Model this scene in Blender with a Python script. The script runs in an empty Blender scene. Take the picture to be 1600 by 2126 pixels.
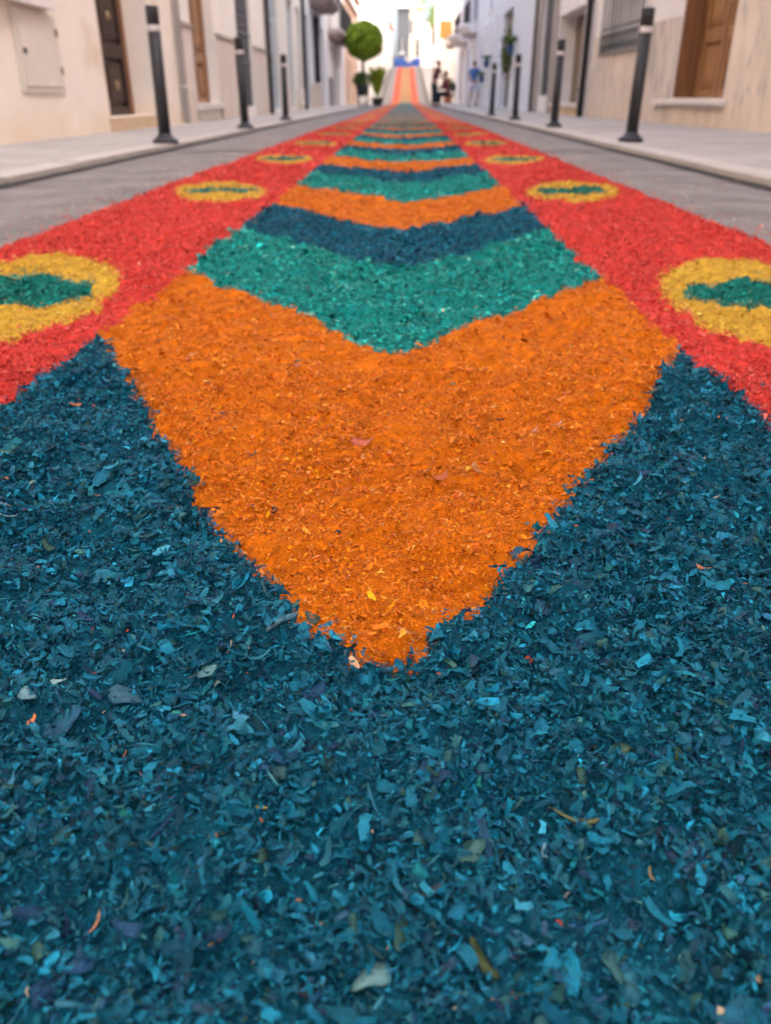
import bpy, bmesh, math, random
import numpy as np
from mathutils import Vector, Matrix

R = math.radians
random.seed(11)
rng = np.random.default_rng(7)
scn = bpy.context.scene
COL = scn.collection

# ------------------------------------------------------------------ camera
CAM_H = 0.36
cam_d = bpy.data.cameras.new('camera')
cam_d.sensor_fit = 'VERTICAL'
cam_d.sensor_height = 24.0
cam_d.lens = 1650.0 / 2126.0 * 24.0
cam_d.clip_start = 0.02
cam_d.clip_end = 3000
cam_d.dof.use_dof = True
cam_d.dof.focus_distance = 0.60
cam_d.dof.aperture_fstop = 4.9
cam = bpy.data.objects.new('camera', cam_d)
cam.location = (0, 0, CAM_H)
cam.rotation_euler = (R(90 - 27.502), 0, R(1.293))
COL.objects.link(cam)
scn.camera = cam

# ------------------------------------------------------------------ light
SUN_EL, SUN_AZ = 45.0, 104.0          # azimuth clockwise from +Y (the street axis)
world = bpy.data.worlds.new('World')
scn.world = world
world.use_nodes = True
wn = world.node_tree
wn.nodes.clear()
sky = wn.nodes.new('ShaderNodeTexSky')
sky.sky_type = 'NISHITA'
sky.sun_disc = False
sky.sun_elevation = R(SUN_EL)
sky.sun_rotation = R(SUN_AZ)
sky.air_density = 0.7
sky.dust_density = 6.0
sky.ozone_density = 1.0
bg = wn.nodes.new('ShaderNodeBackground')
bg.inputs['Strength'].default_value = 0.15
wo = wn.nodes.new('ShaderNodeOutputWorld')
wn.links.new(sky.outputs[0], bg.inputs[0])
wn.links.new(bg.outputs[0], wo.inputs[0])
sd = bpy.data.lights.new('sun', 'SUN')
sd.energy = 2.2
sd.angle = R(0.5)
sd.color = (1.0, 0.93, 0.82)
sun = bpy.data.objects.new('sun', sd)
to_sun = Vector((math.cos(R(SUN_EL)) * math.sin(R(SUN_AZ)), math.cos(R(SUN_EL)) * math.cos(R(SUN_AZ)), math.sin(R(SUN_EL))))
sun.rotation_euler = to_sun.to_track_quat('Z', 'Y').to_euler()
sun.location = (10, -5, 30)
COL.objects.link(sun)
scn.view_settings.view_transform = 'Standard'
scn.view_settings.look = 'None'
scn.view_settings.gamma = 1.0
scn.view_settings.exposure = 2.62
scn.cycles.max_bounces = 8
scn.cycles.diffuse_bounces = 4
scn.cycles.use_denoising = True
scn.cycles.adaptive_threshold = 0.02

# ------------------------------------------------------------------ materials
MATS = {}

def mat(name, col, rough=0.7, var=0.08, scale=3.0, bump=0.0, bscale=40.0, spec=0.3, metal=0.0, stretch=(1, 1, 1), stain=None):
    if name in MATS:
        return MATS[name]
    m = bpy.data.materials.new(name)
    m.use_nodes = True
    nt = m.node_tree
    b = nt.nodes['Principled BSDF']
    b.inputs['Roughness'].default_value = rough
    b.inputs['Specular IOR Level'].default_value = spec
    b.inputs['Metallic'].default_value = metal
    tc = nt.nodes.new('ShaderNodeTexCoord')
    mp = nt.nodes.new('ShaderNodeMapping')
    mp.inputs['Scale'].default_value = stretch
    nt.links.new(tc.outputs['Object'], mp.inputs[0])
    nz = nt.nodes.new('ShaderNodeTexNoise')
    nz.inputs['Scale'].default_value = scale
    nz.inputs['Detail'].default_value = 6
    nt.links.new(mp.outputs[0], nz.inputs['Vector'])
    rp = nt.nodes.new('ShaderNodeValToRGB')
    rp.color_ramp.elements[0].position = 0.3
    rp.color_ramp.elements[1].position = 0.7
    rp.color_ramp.elements[0].color = tuple(c * (1 - var) for c in col) + (1,)
    rp.color_ramp.elements[1].color = tuple(min(1, c * (1 + var)) for c in col) + (1,)
    nt.links.new(nz.outputs['Fac'], rp.inputs[0])
    out = rp.outputs[0]
    if stain:
        n2 = nt.nodes.new('ShaderNodeTexNoise')
        n2.inputs['Scale'].default_value = stain[1]
        n2.inputs['Detail'].default_value = 5
        nt.links.new(mp.outputs[0], n2.inputs['Vector'])
        r2 = nt.nodes.new('ShaderNodeValToRGB')
        r2.color_ramp.elements[0].position = stain[2]
        r2.color_ramp.elements[1].position = stain[2] + 0.12
        nt.links.new(n2.outputs['Fac'], r2.inputs[0])
        mx = nt.nodes.new('ShaderNodeMix')
        mx.data_type = 'RGBA'
        nt.links.new(r2.outputs[0], mx.inputs[0])
        nt.links.new(out, mx.inputs[6])
        mx.inputs[7].default_value = tuple(stain[0]) + (1,)
        out = mx.outputs[2]
    nt.links.new(out, b.inputs['Base Color'])
    if bump:
        bp = nt.nodes.new('ShaderNodeBump')
        bp.inputs['Strength'].default_value = bump
        bp.inputs['Distance'].default_value = 0.01
        nb = nt.nodes.new('ShaderNodeTexNoise')
        nb.inputs['Scale'].default_value = bscale
        nb.inputs['Detail'].default_value = 4
        nt.links.new(mp.outputs[0], nb.inputs['Vector'])
        nt.links.new(nb.outputs['Fac'], bp.inputs['Height'])
        nt.links.new(bp.outputs[0], b.inputs['Normal'])
    MATS[name] = m
    return m

def attr_mat(name, rough=0.55, spec=0.35, obj_color=False, grain=False):
    """dyed wood: colour from the piece itself, fine grain from noise"""
    m = bpy.data.materials.new(name)
    m.use_nodes = True
    nt = m.node_tree
    b = nt.nodes['Principled BSDF']
    b.inputs['Roughness'].default_value = rough
    b.inputs['Specular IOR Level'].default_value = spec
    if obj_color:
        src = nt.nodes.new('ShaderNodeObjectInfo').outputs['Color']
    else:
        a = nt.nodes.new('ShaderNodeAttribute')
        a.attribute_name = 'Col'
        src = a.outputs['Color']
    tc = nt.nodes.new('ShaderNodeTexCoord')
    mp = nt.nodes.new('ShaderNodeMapping')
    mp.inputs['Scale'].default_value = (2.5, 26, 6) if obj_color else (900, 900, 900)
    nt.links.new(tc.outputs['Object'], mp.inputs[0])
    nz = nt.nodes.new('ShaderNodeTexNoise')
    nz.inputs['Scale'].default_value = 1.0
    nz.inputs['Detail'].default_value = 3
    nt.links.new(mp.outputs[0], nz.inputs['Vector'])
    if grain:
        ga = nt.nodes.new('ShaderNodeAttribute'); ga.attribute_name = 'Grain'
        nt.links.new(ga.outputs['Vector'], nz.inputs['Vector'])
    if grain or obj_color:
        bp = nt.nodes.new('ShaderNodeBump'); bp.inputs['Strength'].default_value = 0.5; bp.inputs['Distance'].default_value = 0.0004
        nt.links.new(nz.outputs['Fac'], bp.inputs['Height']); nt.links.new(bp.outputs[0], b.inputs['Normal'])
    mr = nt.nodes.new('ShaderNodeMapRange')
    mr.inputs[1].default_value = 0.3
    mr.inputs[2].default_value = 0.7
    mr.inputs[3].default_value = 0.6
    mr.inputs[4].default_value = 1.35
    nt.links.new(nz.outputs['Fac'], mr.inputs[0])
    mx = nt.nodes.new('ShaderNodeVectorMath')
    mx.operation = 'SCALE'
    nt.links.new(src, mx.inputs[0])
    nt.links.new(mr.outputs[0], mx.inputs['Scale'])
    nt.links.new(mx.outputs[0], b.inputs['Base Color'])
    MATS[name] = m
    return m

# ------------------------------------------------------------------ object helpers
ROOTS = {}

def thing(name, label, cat, loc=(0, 0, 0), group=None):
    o = bpy.data.objects.new(name, None)
    o.empty_display_size = 0.2
    o.location = loc
    COL.objects.link(o)
    o['label'] = label
    o['category'] = cat
    if group:
        o['group'] = group
    ROOTS[o] = Vector(loc)
    return o

def link_mesh(name, me, m, parent=None, kind=None):
    o = bpy.data.objects.new(name, me)
    if m is not None:
        if len(me.materials) == 0:
            me.materials.append(m)
    COL.objects.link(o)
    if parent is not None:
        o.parent = parent
    if kind:
        o['kind'] = kind
    return o

def root_of(p):
    while p is not None and p.parent is not None:
        p = p.parent
    return p

class MB:
    """mesh builder in world coordinates; build() makes ONE object, in its root's frame"""
    def __init__(s):
        s.v = []; s.f = []; s.smooth = []
    def add(s, vs, fs, smooth=False):
        o = len(s.v)
        s.v.extend([tuple(v) for v in vs])
        for f in fs:
            s.f.append([i + o for i in f]); s.smooth.append(smooth)
        return s
    def box(s, x0, x1, y0, y1, z0, z1, mp=None):
        vs = [(x0, y0, z0), (x1, y0, z0), (x1, y1, z0), (x0, y1, z0), (x0, y0, z1), (x1, y0, z1), (x1, y1, z1), (x0, y1, z1)]
        if mp: vs = [mp(*v) for v in vs]
        return s.add(vs, [(3, 2, 1, 0), (4, 5, 6, 7), (0, 1, 5, 4), (1, 2, 6, 5), (2, 3, 7, 6), (3, 0, 4, 7)])
    def lathe(s, prof, c, n=20, smooth=True, mp=None):
        vs = []
        for r, z in prof:
            for i in range(n):
                a = 2 * math.pi * i / n
                v = (c[0] + r * math.cos(a), c[1] + r * math.sin(a), c[2] + z)
                vs.append(mp(*v) if mp else v)
        fs = []
        for j in range(len(prof) - 1):
            for i in range(n):
                fs.append((j * n + i, j * n + (i + 1) % n, (j + 1) * n + (i + 1) % n, (j + 1) * n + i))
        fs.append(tuple(range(n))[::-1])
        fs.append(tuple((len(prof) - 1) * n + i for i in range(n)))
        return s.add(vs, fs, smooth)
    def tube(s, pts, r, n=8, r2=None):
        pts = [Vector(p) for p in pts]
        rings = []
        for i, p in enumerate(pts):
            d = (pts[min(i + 1, len(pts) - 1)] - pts[max(i - 1, 0)]).normalized()
            a = d.orthogonal().normalized(); b = d.cross(a)
            rr = r if r2 is None else r + (r2 - r) * i / (len(pts) - 1)
            rings.append([p + (a * math.cos(2 * math.pi * k / n) + b * math.sin(2 * math.pi * k / n)) * rr for k in range(n)])
        vs = [v for rg in rings for v in rg]
        fs = []
        for j in range(len(pts) - 1):
            for k in range(n):
                fs.append((j * n + k, j * n + (k + 1) % n, (j + 1) * n + (k + 1) % n, (j + 1) * n + k))
        fs.append(tuple(range(n))[::-1]); fs.append(tuple((len(pts) - 1) * n + k for k in range(n)))
        return s.add(vs, fs, True)
    def ball(s, c, rx, ry, rz, nu=12, nv=8, wob=0.0):
        vs = [(c[0], c[1], c[2] - rz)]
        for j in range(1, nv):
            t = math.pi * j / nv
            for i in range(nu):
                a = 2 * math.pi * i / nu
                w = 1 + random.uniform(-wob, wob)
                vs.append((c[0] + rx * w * math.sin(t) * math.cos(a), c[1] + ry * w * math.sin(t) * math.sin(a), c[2] - rz * w * math.cos(t)))
        vs.append((c[0], c[1], c[2] + rz))
        fs = [(0, 1 + (i + 1) % nu, 1 + i) for i in range(nu)]
        for j in range(nv - 2):
            for i in range(nu):
                a = 1 + j * nu
                fs.append((a + i, a + (i + 1) % nu, a + nu + (i + 1) % nu, a + nu + i))
        l = 1 + (nv - 2) * nu
        fs += [(l + i, l + (i + 1) % nu, len(vs) - 1) for i in range(nu)]
        return s.add(vs, fs, True)
    def build(s, name, m, parent=None, kind=None, bevel=0.0):
        off = ROOTS.get(root_of(parent), Vector((0, 0, 0))) if parent is not None else Vector((0, 0, 0))
        me = bpy.data.meshes.new(name)
        me.from_pydata([(v[0] - off.x, v[1] - off.y, v[2] - off.z) for v in s.v], [], s.f)
        me.polygons.foreach_set('use_smooth', s.smooth)
        me.update()
        if bevel:
            bm = bmesh.new(); bm.from_mesh(me)
            bmesh.ops.bevel(bm, geom=bm.edges[:], offset=bevel, segments=2, affect='EDGES')
            bm.to_mesh(me); bm.free()
        return link_mesh(name, me, m, parent, kind)

def np_mesh(name, V, Fq, colr, m, parent=None, kind=None, smooth=False, grain=None):
    """V (n,3), Fq (k,3|4) ints, colr (n,3)"""
    me = bpy.data.meshes.new(name)
    nv, nf, w = len(V), len(Fq), Fq.shape[1]
    me.vertices.add(nv)
    me.vertices.foreach_set('co', np.ascontiguousarray(V, np.float32).ravel())
    me.loops.add(nf * w)
    me.loops.foreach_set('vertex_index', np.ascontiguousarray(Fq, np.int32).ravel())
    me.polygons.add(nf)
    me.polygons.foreach_set('loop_start', np.arange(0, nf * w, w, dtype=np.int32))
    me.polygons.foreach_set('loop_total', np.full(nf, w, np.int32))
    if smooth:
        me.polygons.foreach_set('use_smooth', np.ones(nf, bool))
    if colr is not None:
        at = me.attributes.new('Col', 'FLOAT_COLOR', 'POINT')
        c4 = np.ones((nv, 4), np.float32); c4[:, :3] = colr
        at.data.foreach_set('color', c4.ravel())
    if grain is not None:
        me.attributes.new('Grain', 'FLOAT_VECTOR', 'POINT').data.foreach_set('vector', np.ascontiguousarray(grain, np.float32).ravel())
    me.update()
    me.validate()
    return link_mesh(name, me, m, parent, kind)

# ------------------------------------------------------------------ ground profile
HILL0, HILL1, SLOPE = 60.0, 112.0, 0.082
def gz(y):
    if y <= HILL0: return 0.0
    t = y - HILL0
    if t < 12: z = SLOPE * t * t / 24.0
    else: z = SLOPE * (t - 6)
    if y > HILL1:
        z1 = SLOPE * (HILL1 - HILL0 - 6)
        z = z1 + (y - HILL1) * 0.01
    return z
gz_v = np.vectorize(gz)
KL, KR = -1.87, 1.66                # kerb faces
YS = [-14, -6, 0, 6, 12, 18, 24, 30, 40, 50, 57] + [60 + 2 * i for i in range(0, 27)] + [116, 125, 150, 200]

def strip(name, xs, dz, m, ys=YS, kind='structure'):
    b = MB()
    vs = []
    for y in ys:
        for x, z in zip(xs, dz):
            vs.append((x, y, gz(y) + z))
    n = len(xs)
    fs = [(j * n + i, j * n + i + 1, (j + 1) * n + i + 1, (j + 1) * n + i) for j in range(len(ys) - 1) for i in range(n - 1)]
    b.add(vs, fs)
    return b.build(name, m, kind=kind)

m_ground = mat('dry_ground', (0.30, 0.26, 0.21), 0.9, 0.2, 0.3)
m_road = mat('asphalt', (0.22, 0.200, 0.18), 0.85, 0.26, 4.0, 0.5, 160, stain=((0.28, 0.265, 0.25), 45.0, 0.62))
m_pave = mat('pavement_slabs', (0.45, 0.41, 0.37), 0.75, 0.12, 1.4, 0.2, 60)
m_kerb = mat('kerb_stone', (0.50, 0.45, 0.40), 0.8, 0.10, 5.0, 0.3, 50)
m_gutter = mat('gutter_dirt', (0.036, 0.032, 0.029), 0.9, 0.25, 12.0)
gx = [-500, -60, -8, 8, 60, 500]
strip('ground', gx, [-0.06] * 6, m_ground, ys=[-80, -20] + YS + [300, 600, 1500])
strip('road', [KL - 0.05, -1.2, 1.1, KR + 0.05], [0, 0.012, 0.012, 0], m_road)
strip('gutter_left', [KL - 0.01, KL + 0.10], [0.0045, 0.0055], m_gutter)
strip('gutter_right', [KR - 0.10, KR + 0.01], [0.0055, 0.0045], m_gutter)
pl = strip('pavement_left', [-3.6, KL - 0.20], [0.035, 0.03], m_pave)
pr = strip('pavement_right', [KR + 0.20, 2.6, 7.2], [0.03, 0.045, 0.085], m_pave)
# kerb stones, one by one
def add_joints(m, bw, bh, col):
    nt = m.node_tree; b = nt.nodes['Principled BSDF']
    src = b.inputs['Base Color'].links[0].from_socket
    tc = nt.nodes.new('ShaderNodeTexCoord')
    br = nt.nodes.new('ShaderNodeTexBrick'); br.inputs['Scale'].default_value = 1.0; br.inputs['Brick Width'].default_value = bw; br.inputs['Row Height'].default_value = bh; br.inputs['Mortar Size'].default_value = .008; br.inputs['Mortar Smooth'].default_value = .3
    br.inputs['Color1'].default_value = (1, 1, 1, 1); br.inputs['Color2'].default_value = (.86, .85, .84, 1); br.inputs['Mortar'].default_value = tuple(col) + (1,)
    nt.links.new(tc.outputs['Object'], br.inputs['Vector'])
    mx = nt.nodes.new('ShaderNodeMix'); mx.data_type = 'RGBA'; mx.blend_type = 'MULTIPLY'; mx.inputs[0].default_value = 1; nt.links.new(src, mx.inputs[6]); nt.links.new(br.outputs['Color'], mx.inputs[7])
    nt.links.new(mx.outputs[2], b.inputs['Base Color'])
add_joints(m_pave, .6, .4, (.62, .58, .55))
kb = MB(); kb.box(-0.10, 0.10, -0.497, 0.497, -0.05, 0.034)
kproto = kb.build('kerb_stone', m_kerb, bevel=0.006)
kme = kproto.data
bpy.data.objects.remove(kproto)
for par, kx in ((pl, KL - 0.10), (pr, KR + 0.10)):
    for i in range(-3, 58):
        o = bpy.data.objects.new('kerb_stone', kme)
        o.parent = par
        o.location = (kx + random.uniform(-.003, .003), i + 0.5, random.uniform(-.003, .002))
        COL.objects.link(o)
# a repaired joint across the asphalt
jb = MB()
for (xa, xb) in ((-1.84, -0.98), (0.9, 1.62)):
    n = 8
    vs = []
    for i in range(n + 1):
        x = xa + (xb - xa) * i / n
        yy = 6.45 + random.uniform(-.03, .03)
        zz = 0.013 if abs(x) < 1.15 else 0.013 - 0.012 * (abs(x) - 1.15) / 0.7 + 0.004
        vs += [(x, yy - .03, zz + .003), (x, yy + .03, zz + .003)]
    jb.add(vs, [(2 * i, 2 * i + 2, 2 * i + 3, 2 * i + 1) for i in range(n)])
jb.build('road_joint', m_gutter, kind='structure')

# ------------------------------------------------------------------ the sawdust carpet
m_chip = attr_mat('dyed_wood_chips', 0.55, 0.14, grain=True)
m_bed = attr_mat('dyed_sawdust', 0.8, 0.1)
m_shave = attr_mat('dyed_wood_shaving', 0.5, 0.16, True)
TAB = rng.random((256, 256))
def vn(x, y, s, seed=0):
    X = x / s + seed * 17.3; Y = y / s + seed * 9.1
    xi = np.floor(X).astype(int); yi = np.floor(Y).astype(int)
    fx = X - xi; fy = Y - yi
    fx = fx * fx * (3 - 2 * fx); fy = fy * fy * (3 - 2 * fy)
    a = TAB[xi % 256, yi % 256]; b = TAB[(xi + 1) % 256, yi % 256]
    c = TAB[xi % 256, (yi + 1) % 256]; d = TAB[(xi + 1) % 256, (yi + 1) % 256]
    return (a * (1 - fx) + b * fx) * (1 - fy) + (c * (1 - fx) + d * fx) * fy - 0.5

XI, HI, XO, HO = -0.03, 0.441, -0.045, 1.0
PER, TIP = 1.96, 0.425
ORANGE, GREEN, BLUE, RED, YEL, MGREEN, OCHRE, SALMON = 1, 2, 3, 4, 5, 6, 7, 8
CARPET_END = 111.0
def field(x, y, edge=1.0):
    """integer key: type*1000 + index (index carries the repeat and the side)"""
    n = edge * (0.016 * vn(x, y, 0.11, 1) + 0.022 * vn(x, y, 0.022, 2))
    n2 = edge * (0.024 * vn(x, y, 0.11, 3) + 0.020 * vn(x, y, 0.025, 4))
    dx = np.abs(x - XI)
    inner = dx + n2 < HI
    dv = np.abs(x + 0.015)
    rr = 0.010 + 0.080 * np.clip((y - 1.3) / 0.5, 0, 1)
    nz = 1.5 * n + 0.05 * vn(x, y, 0.9, 11)
    ub = (y - 0.430 - 1.66 * (np.sqrt(dv * dv + rr * rr) - rr) + nz) / PER
    ua = (y - 0.430 - 2.05 * (np.sqrt(dv * dv + 0.075 ** 2) - 0.075) + 1.5 * n) / PER     # the nearest tip is blunt and bulges
    u = np.where(ua < 0, ua, np.maximum(ub, 0.0))
    k = np.floor(u).astype(int); f = u - k
    fo = 0.350 - 0.15 * np.clip((y - 16) / 14, 0, 1)
    typ = np.where(f < fo, ORANGE, np.where(f < 0.700, GREEN, BLUE))
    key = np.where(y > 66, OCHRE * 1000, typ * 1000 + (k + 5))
    side = (x > XI).astype(int)
    outer_ok = np.abs(x - XO) + 1.3 * n2 < HO
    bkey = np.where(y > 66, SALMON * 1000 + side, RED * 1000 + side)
    cx = np.where(side == 1, 0.672, -0.745)
    i = np.round((y - 1.56) / 1.89).astype(int); cy = 1.56 + 1.89 * i
    ey = (y - cy) + .6 * n2
    ex = (x - cx) + .6 * n - np.where(side == 1, 0.19, -0.19) * ey
    e1 = (np.abs(ex) / (0.182 + 0.02 * vn(cy, cx, 0.7, 12))) ** 2.0 + (np.abs(ey) / 0.390) ** 2.0
    e2 = (np.abs(ex) / 0.134) ** 2.5 + (np.abs(ey) / (0.115 + 0.03 * vn(cx, cy, 0.7, 13))) ** 2.5
    med = y < 66
    bkey = np.where(med & (e1 < 1), YEL * 1000 + 10 + i * 2 + side, bkey)
    bkey = np.where(med & (e2 < 1), MGREEN * 1000 + 10 + i * 2 + side, bkey)
    key = np.where(u < -0.650, 0, key)
    key = np.where(inner, key, np.where(outer_ok, bkey, 0))
    return np.where(y > CARPET_END, 0, key)

def height(x, y):
    ed = np.clip((HO - np.abs(x - XO)) / 0.05, 0, 1)
    ed = np.sqrt(ed)
    near = np.clip(1.5 - y / 12.0, 0.3, 1)
    h = 0.016 + near * (0.012 * vn(x, y, 0.16, 5) + 0.014 * vn(x, y, 0.055, 6) + 0.015 * vn(x, y, 0.02, 7) + 0.004 * vn(x, y, 0.008, 8))
    return 0.010 + np.maximum(h, 0.002) * ed

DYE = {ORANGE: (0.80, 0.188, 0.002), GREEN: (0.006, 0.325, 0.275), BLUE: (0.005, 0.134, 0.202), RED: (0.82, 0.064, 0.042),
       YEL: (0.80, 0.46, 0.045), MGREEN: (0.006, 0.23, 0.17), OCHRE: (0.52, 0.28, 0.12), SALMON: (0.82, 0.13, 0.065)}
LOT = 0.82
DYE = {k: tuple(q * LOT for q in c) for k, c in DYE.items()}
DYE_A = np.zeros((10, 3))
for k_, c_ in DYE.items(): DYE_A[k_] = c_
ALT = {ORANGE: [(0.92, 0.31, 0.04), (0.90, 0.28, 0.08), (0.74, 0.13, 0.002), (0.92, 0.23, 0.003)],
       GREEN: [(0.04, 0.50, 0.38), (0.005, 0.17, 0.14), (0.16, 0.48, 0.32), (0.010, 0.30, 0.27), (0.03, 0.42, 0.34)],
       BLUE: [(0.012, 0.21, 0.30), (0.002, 0.048, 0.080), (0.018, 0.05, 0.115), (0.006, 0.155, 0.17), (0.04, 0.12, 0.09), (0.004, 0.13, 0.21), (0.03, 0.21, 0.28), (0.002, 0.035, 0.055), (0.03, 0.06, 0.10)],
       RED: [(0.86, 0.11, 0.09), (0.56, 0.018, 0.022), (0.88, 0.20, 0.15), (0.80, 0.07, 0.06)],
       YEL: [(0.80, 0.48, 0.06), (0.58, 0.25, 0.010), (0.78, 0.40, 0.14)],
       MGREEN: [(0.02, 0.30, 0.22), (0.006, 0.12, 0.10)], OCHRE: [(0.6, 0.2, 0.06), (0.3, 0.25, 0.1)]}
ALT = {k: [tuple(q * LOT for q in c) for c in l] for k, l in ALT.items()}
STRAY = LOT * np.array([(0.80, 0.25, 0.06), (0.75, 0.45, 0.24), (0.02, 0.08, 0.12), (0.03, 0.27, 0.2), (0.62, 0.5, 0.3), (0.015, 0.03, 0.05), (0.7, 0.10, 0.05)])

def chip_colors(typ, alt_p=0.5, stray_p=0.006, sig=0.28):
    n = len(typ)
    c = DYE_A[typ].copy()
    for t, al in ALT.items():
        ix = np.where((typ == t) & (rng.random(n) < alt_p))[0]
        if len(ix):
            al = np.array(al)
            mixw = rng.random((len(ix), 1)) * 0.8 + 0.2
            c[ix] = c[ix] * (1 - mixw) + al[rng.integers(0, len(al), len(ix))] * mixw
    sg = np.where((typ == BLUE) | (typ == GREEN) | (typ == MGREEN), sig, np.where(typ == RED, sig * .75, sig * .68))
    c *= np.exp(rng.normal(0, 1, (n, 1)) * sg[:, None])
    bl = (typ == BLUE)
    sp = np.where(bl, stray_p * 1.0, np.where(typ == RED, stray_p * 0.7, stray_p))
    ix = np.where(rng.random(n) < sp)[0]
    c[ix] = STRAY[rng.integers(0, len(STRAY), len(ix))] * np.exp(rng.normal(0, .2, (len(ix), 1)))
    return np.clip(c, 0, 0.8)

def chip_verts(P, Ln, Wd, bend, tilt, nu, nv_, ragged=0.35):
    """strips bent along their length; (n, (nu+1)*(nv_+1), 3)"""
    n = len(P)
    s = np.linspace(-.5, .5, nu + 1); t = np.linspace(-.5, .5, nv_ + 1)
    S = np.repeat(s, nv_ + 1)[None, :] * np.ones((n, 1))
    T = np.tile(t, nu + 1)[None, :] * np.ones((n, 1))
    wf = np.repeat(1 - (ragged + .2) * rng.random((n, nu + 1)) - 0.45 * (np.abs(s) * 2)[None, :] ** 2 * rng.random((n, 1)), nv_ + 1, axis=1)
    S = S + rng.normal(0, 0.22 / nu if nu > 1 else 0.10, S.shape) * .5
    k = bend[:, None]
    kk = np.where(np.abs(k) < 1e-3, 1e-3, k)
    x = np.sin(kk * S) / kk * Ln[:, None]
    z = (1 - np.cos(kk * S)) / kk * Ln[:, None]
    y = T * Wd[:, None] * wf + (S ** 2) * (Ln * rng.normal(0, 0.25, n))[:, None]
    tw = rng.normal(0, 0.5, (n, 1)) * S * 2
    y, z = y * np.cos(tw), z + y * np.sin(tw)
    # tilt about y, roll about x, yaw
    a = rng.normal(0, 1, (n, 1)) * tilt[:, None]; b = rng.normal(0, 1, (n, 1)) * tilt[:, None]; g = rng.random((n, 1)) * 2 * np.pi
    x, z = x * np.cos(a) + z * np.sin(a), -x * np.sin(a) + z * np.cos(a)
    y, z = y * np.cos(b) - z * np.sin(b), y * np.sin(b) + z * np.cos(b)
    x, y = x * np.cos(g) - y * np.sin(g), x * np.sin(g) + y * np.cos(g)
    global GRAIN
    GRAIN = np.stack([S * Ln[:, None] * 130, T * Wd[:, None] * 1700, np.repeat(rng.random((n, 1)) * 300, S.shape[1], 1)], -1)
    return np.stack([x + P[:, 0:1], y + P[:, 1:2], z + P[:, 2:3]], -1)

def chip_faces(nu, nv_):
    f = []
    for i in range(nu):
        for j in range(nv_):
            a = i * (nv_ + 1) + j
            f.append((a, a + nv_ + 1, a + nv_ + 2, a + 1))
    return np.array(f)

# coarseness of each dye lot
COARSE = np.ones(10); COARSE[BLUE] = 1.25; COARSE[GREEN] = 1.25; COARSE[MGREEN] = 1.2; COARSE[ORANGE] = 0.85; COARSE[YEL] = 0.75; COARSE[RED] = 0.95
POOL = []      # (keys, V (n,k,3), faces, colours (n,k,3))
GROW = lambda y: np.clip(0.70 + 0.42 * y, 0.6, 3.2)      # pieces are drawn coarser with distance
def scatter(n, y0, y1, hw, lmin, lmax, asp, nu, nv_, bend_s, tilt_s, lift, alt_p=.55, stray=.0035, sig=.45, only=None, lpow=2.0, tone=1.0):
    g = np.linspace(y0, y1, 600)
    dens = (hw(g) if callable(hw) else np.full(600, hw)) / GROW(g) ** 2
    cdf = np.concatenate([[0], np.cumsum((dens[1:] + dens[:-1]) / 2)]); cdf /= cdf[-1]
    yy = np.interp(rng.random(n), cdf, g)
    xx = (rng.random(n) * 2 - 1) * (hw(yy) if callable(hw) else hw) + XO
    jt = np.where(np.abs(xx - XI) > HI + .03, 2.6, 1.0)
    px = xx + rng.normal(0, 0.004, n) * jt; py = yy + rng.normal(0, 0.006, n) * jt
    key = field(px, py)
    ok = key > 0
    if lmin > .0025:      # flakes gather in clumps between patches of fine dust
        ok &= rng.random(n) < np.clip(.80 + 1.1 * vn(xx, yy, .035 * (.5 + yy), 21), .45, 1)
    if only is not None: ok &= np.isin(key // 1000, only)
    xx, yy, key = xx[ok], yy[ok], key[ok]
    n = len(xx)
    typ = key // 1000
    Ln = (lmin + (lmax - lmin) * rng.random(n) ** lpow) * COARSE[typ] * GROW(yy)
    Wd = Ln * (asp[0] + (asp[1] - asp[0]) * rng.random(n))
    P = np.stack([xx, yy, height(xx, yy) + lift[0] + (lift[1] - lift[0]) * rng.random(n)], 1)
    V = chip_verts(P, Ln, Wd, rng.normal(0, bend_s, n), np.abs(rng.normal(tilt_s, tilt_s * .5, n)), nu, nv_)
    C = chip_colors(typ, alt_p, stray, sig)
    if tone != 1.0:
        C = C * np.where((typ == BLUE) | (typ == GREEN) | (typ == MGREEN), tone, 1 - (1 - tone) * .35)[:, None]  # crumbs darkened: shade between the flakes painted into their colour
    Cv = C[:, None, :] * (1 + rng.normal(0, 0.13, (n, V.shape[1], 1)))
    POOL.append((key, V, chip_faces(nu, nv_), np.clip(Cv, 0, .85), GRAIN))

fr = lambda y: 0.15 + 0.42 * y
# nearest: every flake, fibre and crumb of its own
scatter(95000, 0.09, 1.05, fr, .0012, .0040, (.4, .95), 1, 1, 0.8, .55, (-.001, .005), tone=.66)
scatter(64000, 0.09, 1.05, fr, .0030, .0090, (.22, .75), 3, 1, 1.7, .55, (.0, .008), lpow=2.6)
scatter(32000, 0.09, 1.05, fr, .0030, .0110, (.05, .14), 3, 1, 2.4, .45, (.001, .010))
scatter(30000, 0.09, 1.05, fr, .0020, .0060, (.12, .35), 2, 1, 2.0, .55, (.003, .011))
scatter(12000, 0.09, 1.05, fr, .0052, .0125, (.22, .70), 4, 2, 2.0, .55, (.002, .010), only=[BLUE], stray=.0012, sig=.38, lpow=2.0)
scatter(2600, 0.09, 0.75, fr, .0110, .0200, (.22, .6), 5, 2, 2.6, .45, (.004, .010), only=[BLUE], stray=.0008, sig=.35)
scatter(2200, 0.25, 1.05, fr, .0080, .0140, (.22, .5), 4, 1, 2.6, .45, (.003, .008), only=[ORANGE, RED], stray=.001)
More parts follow.
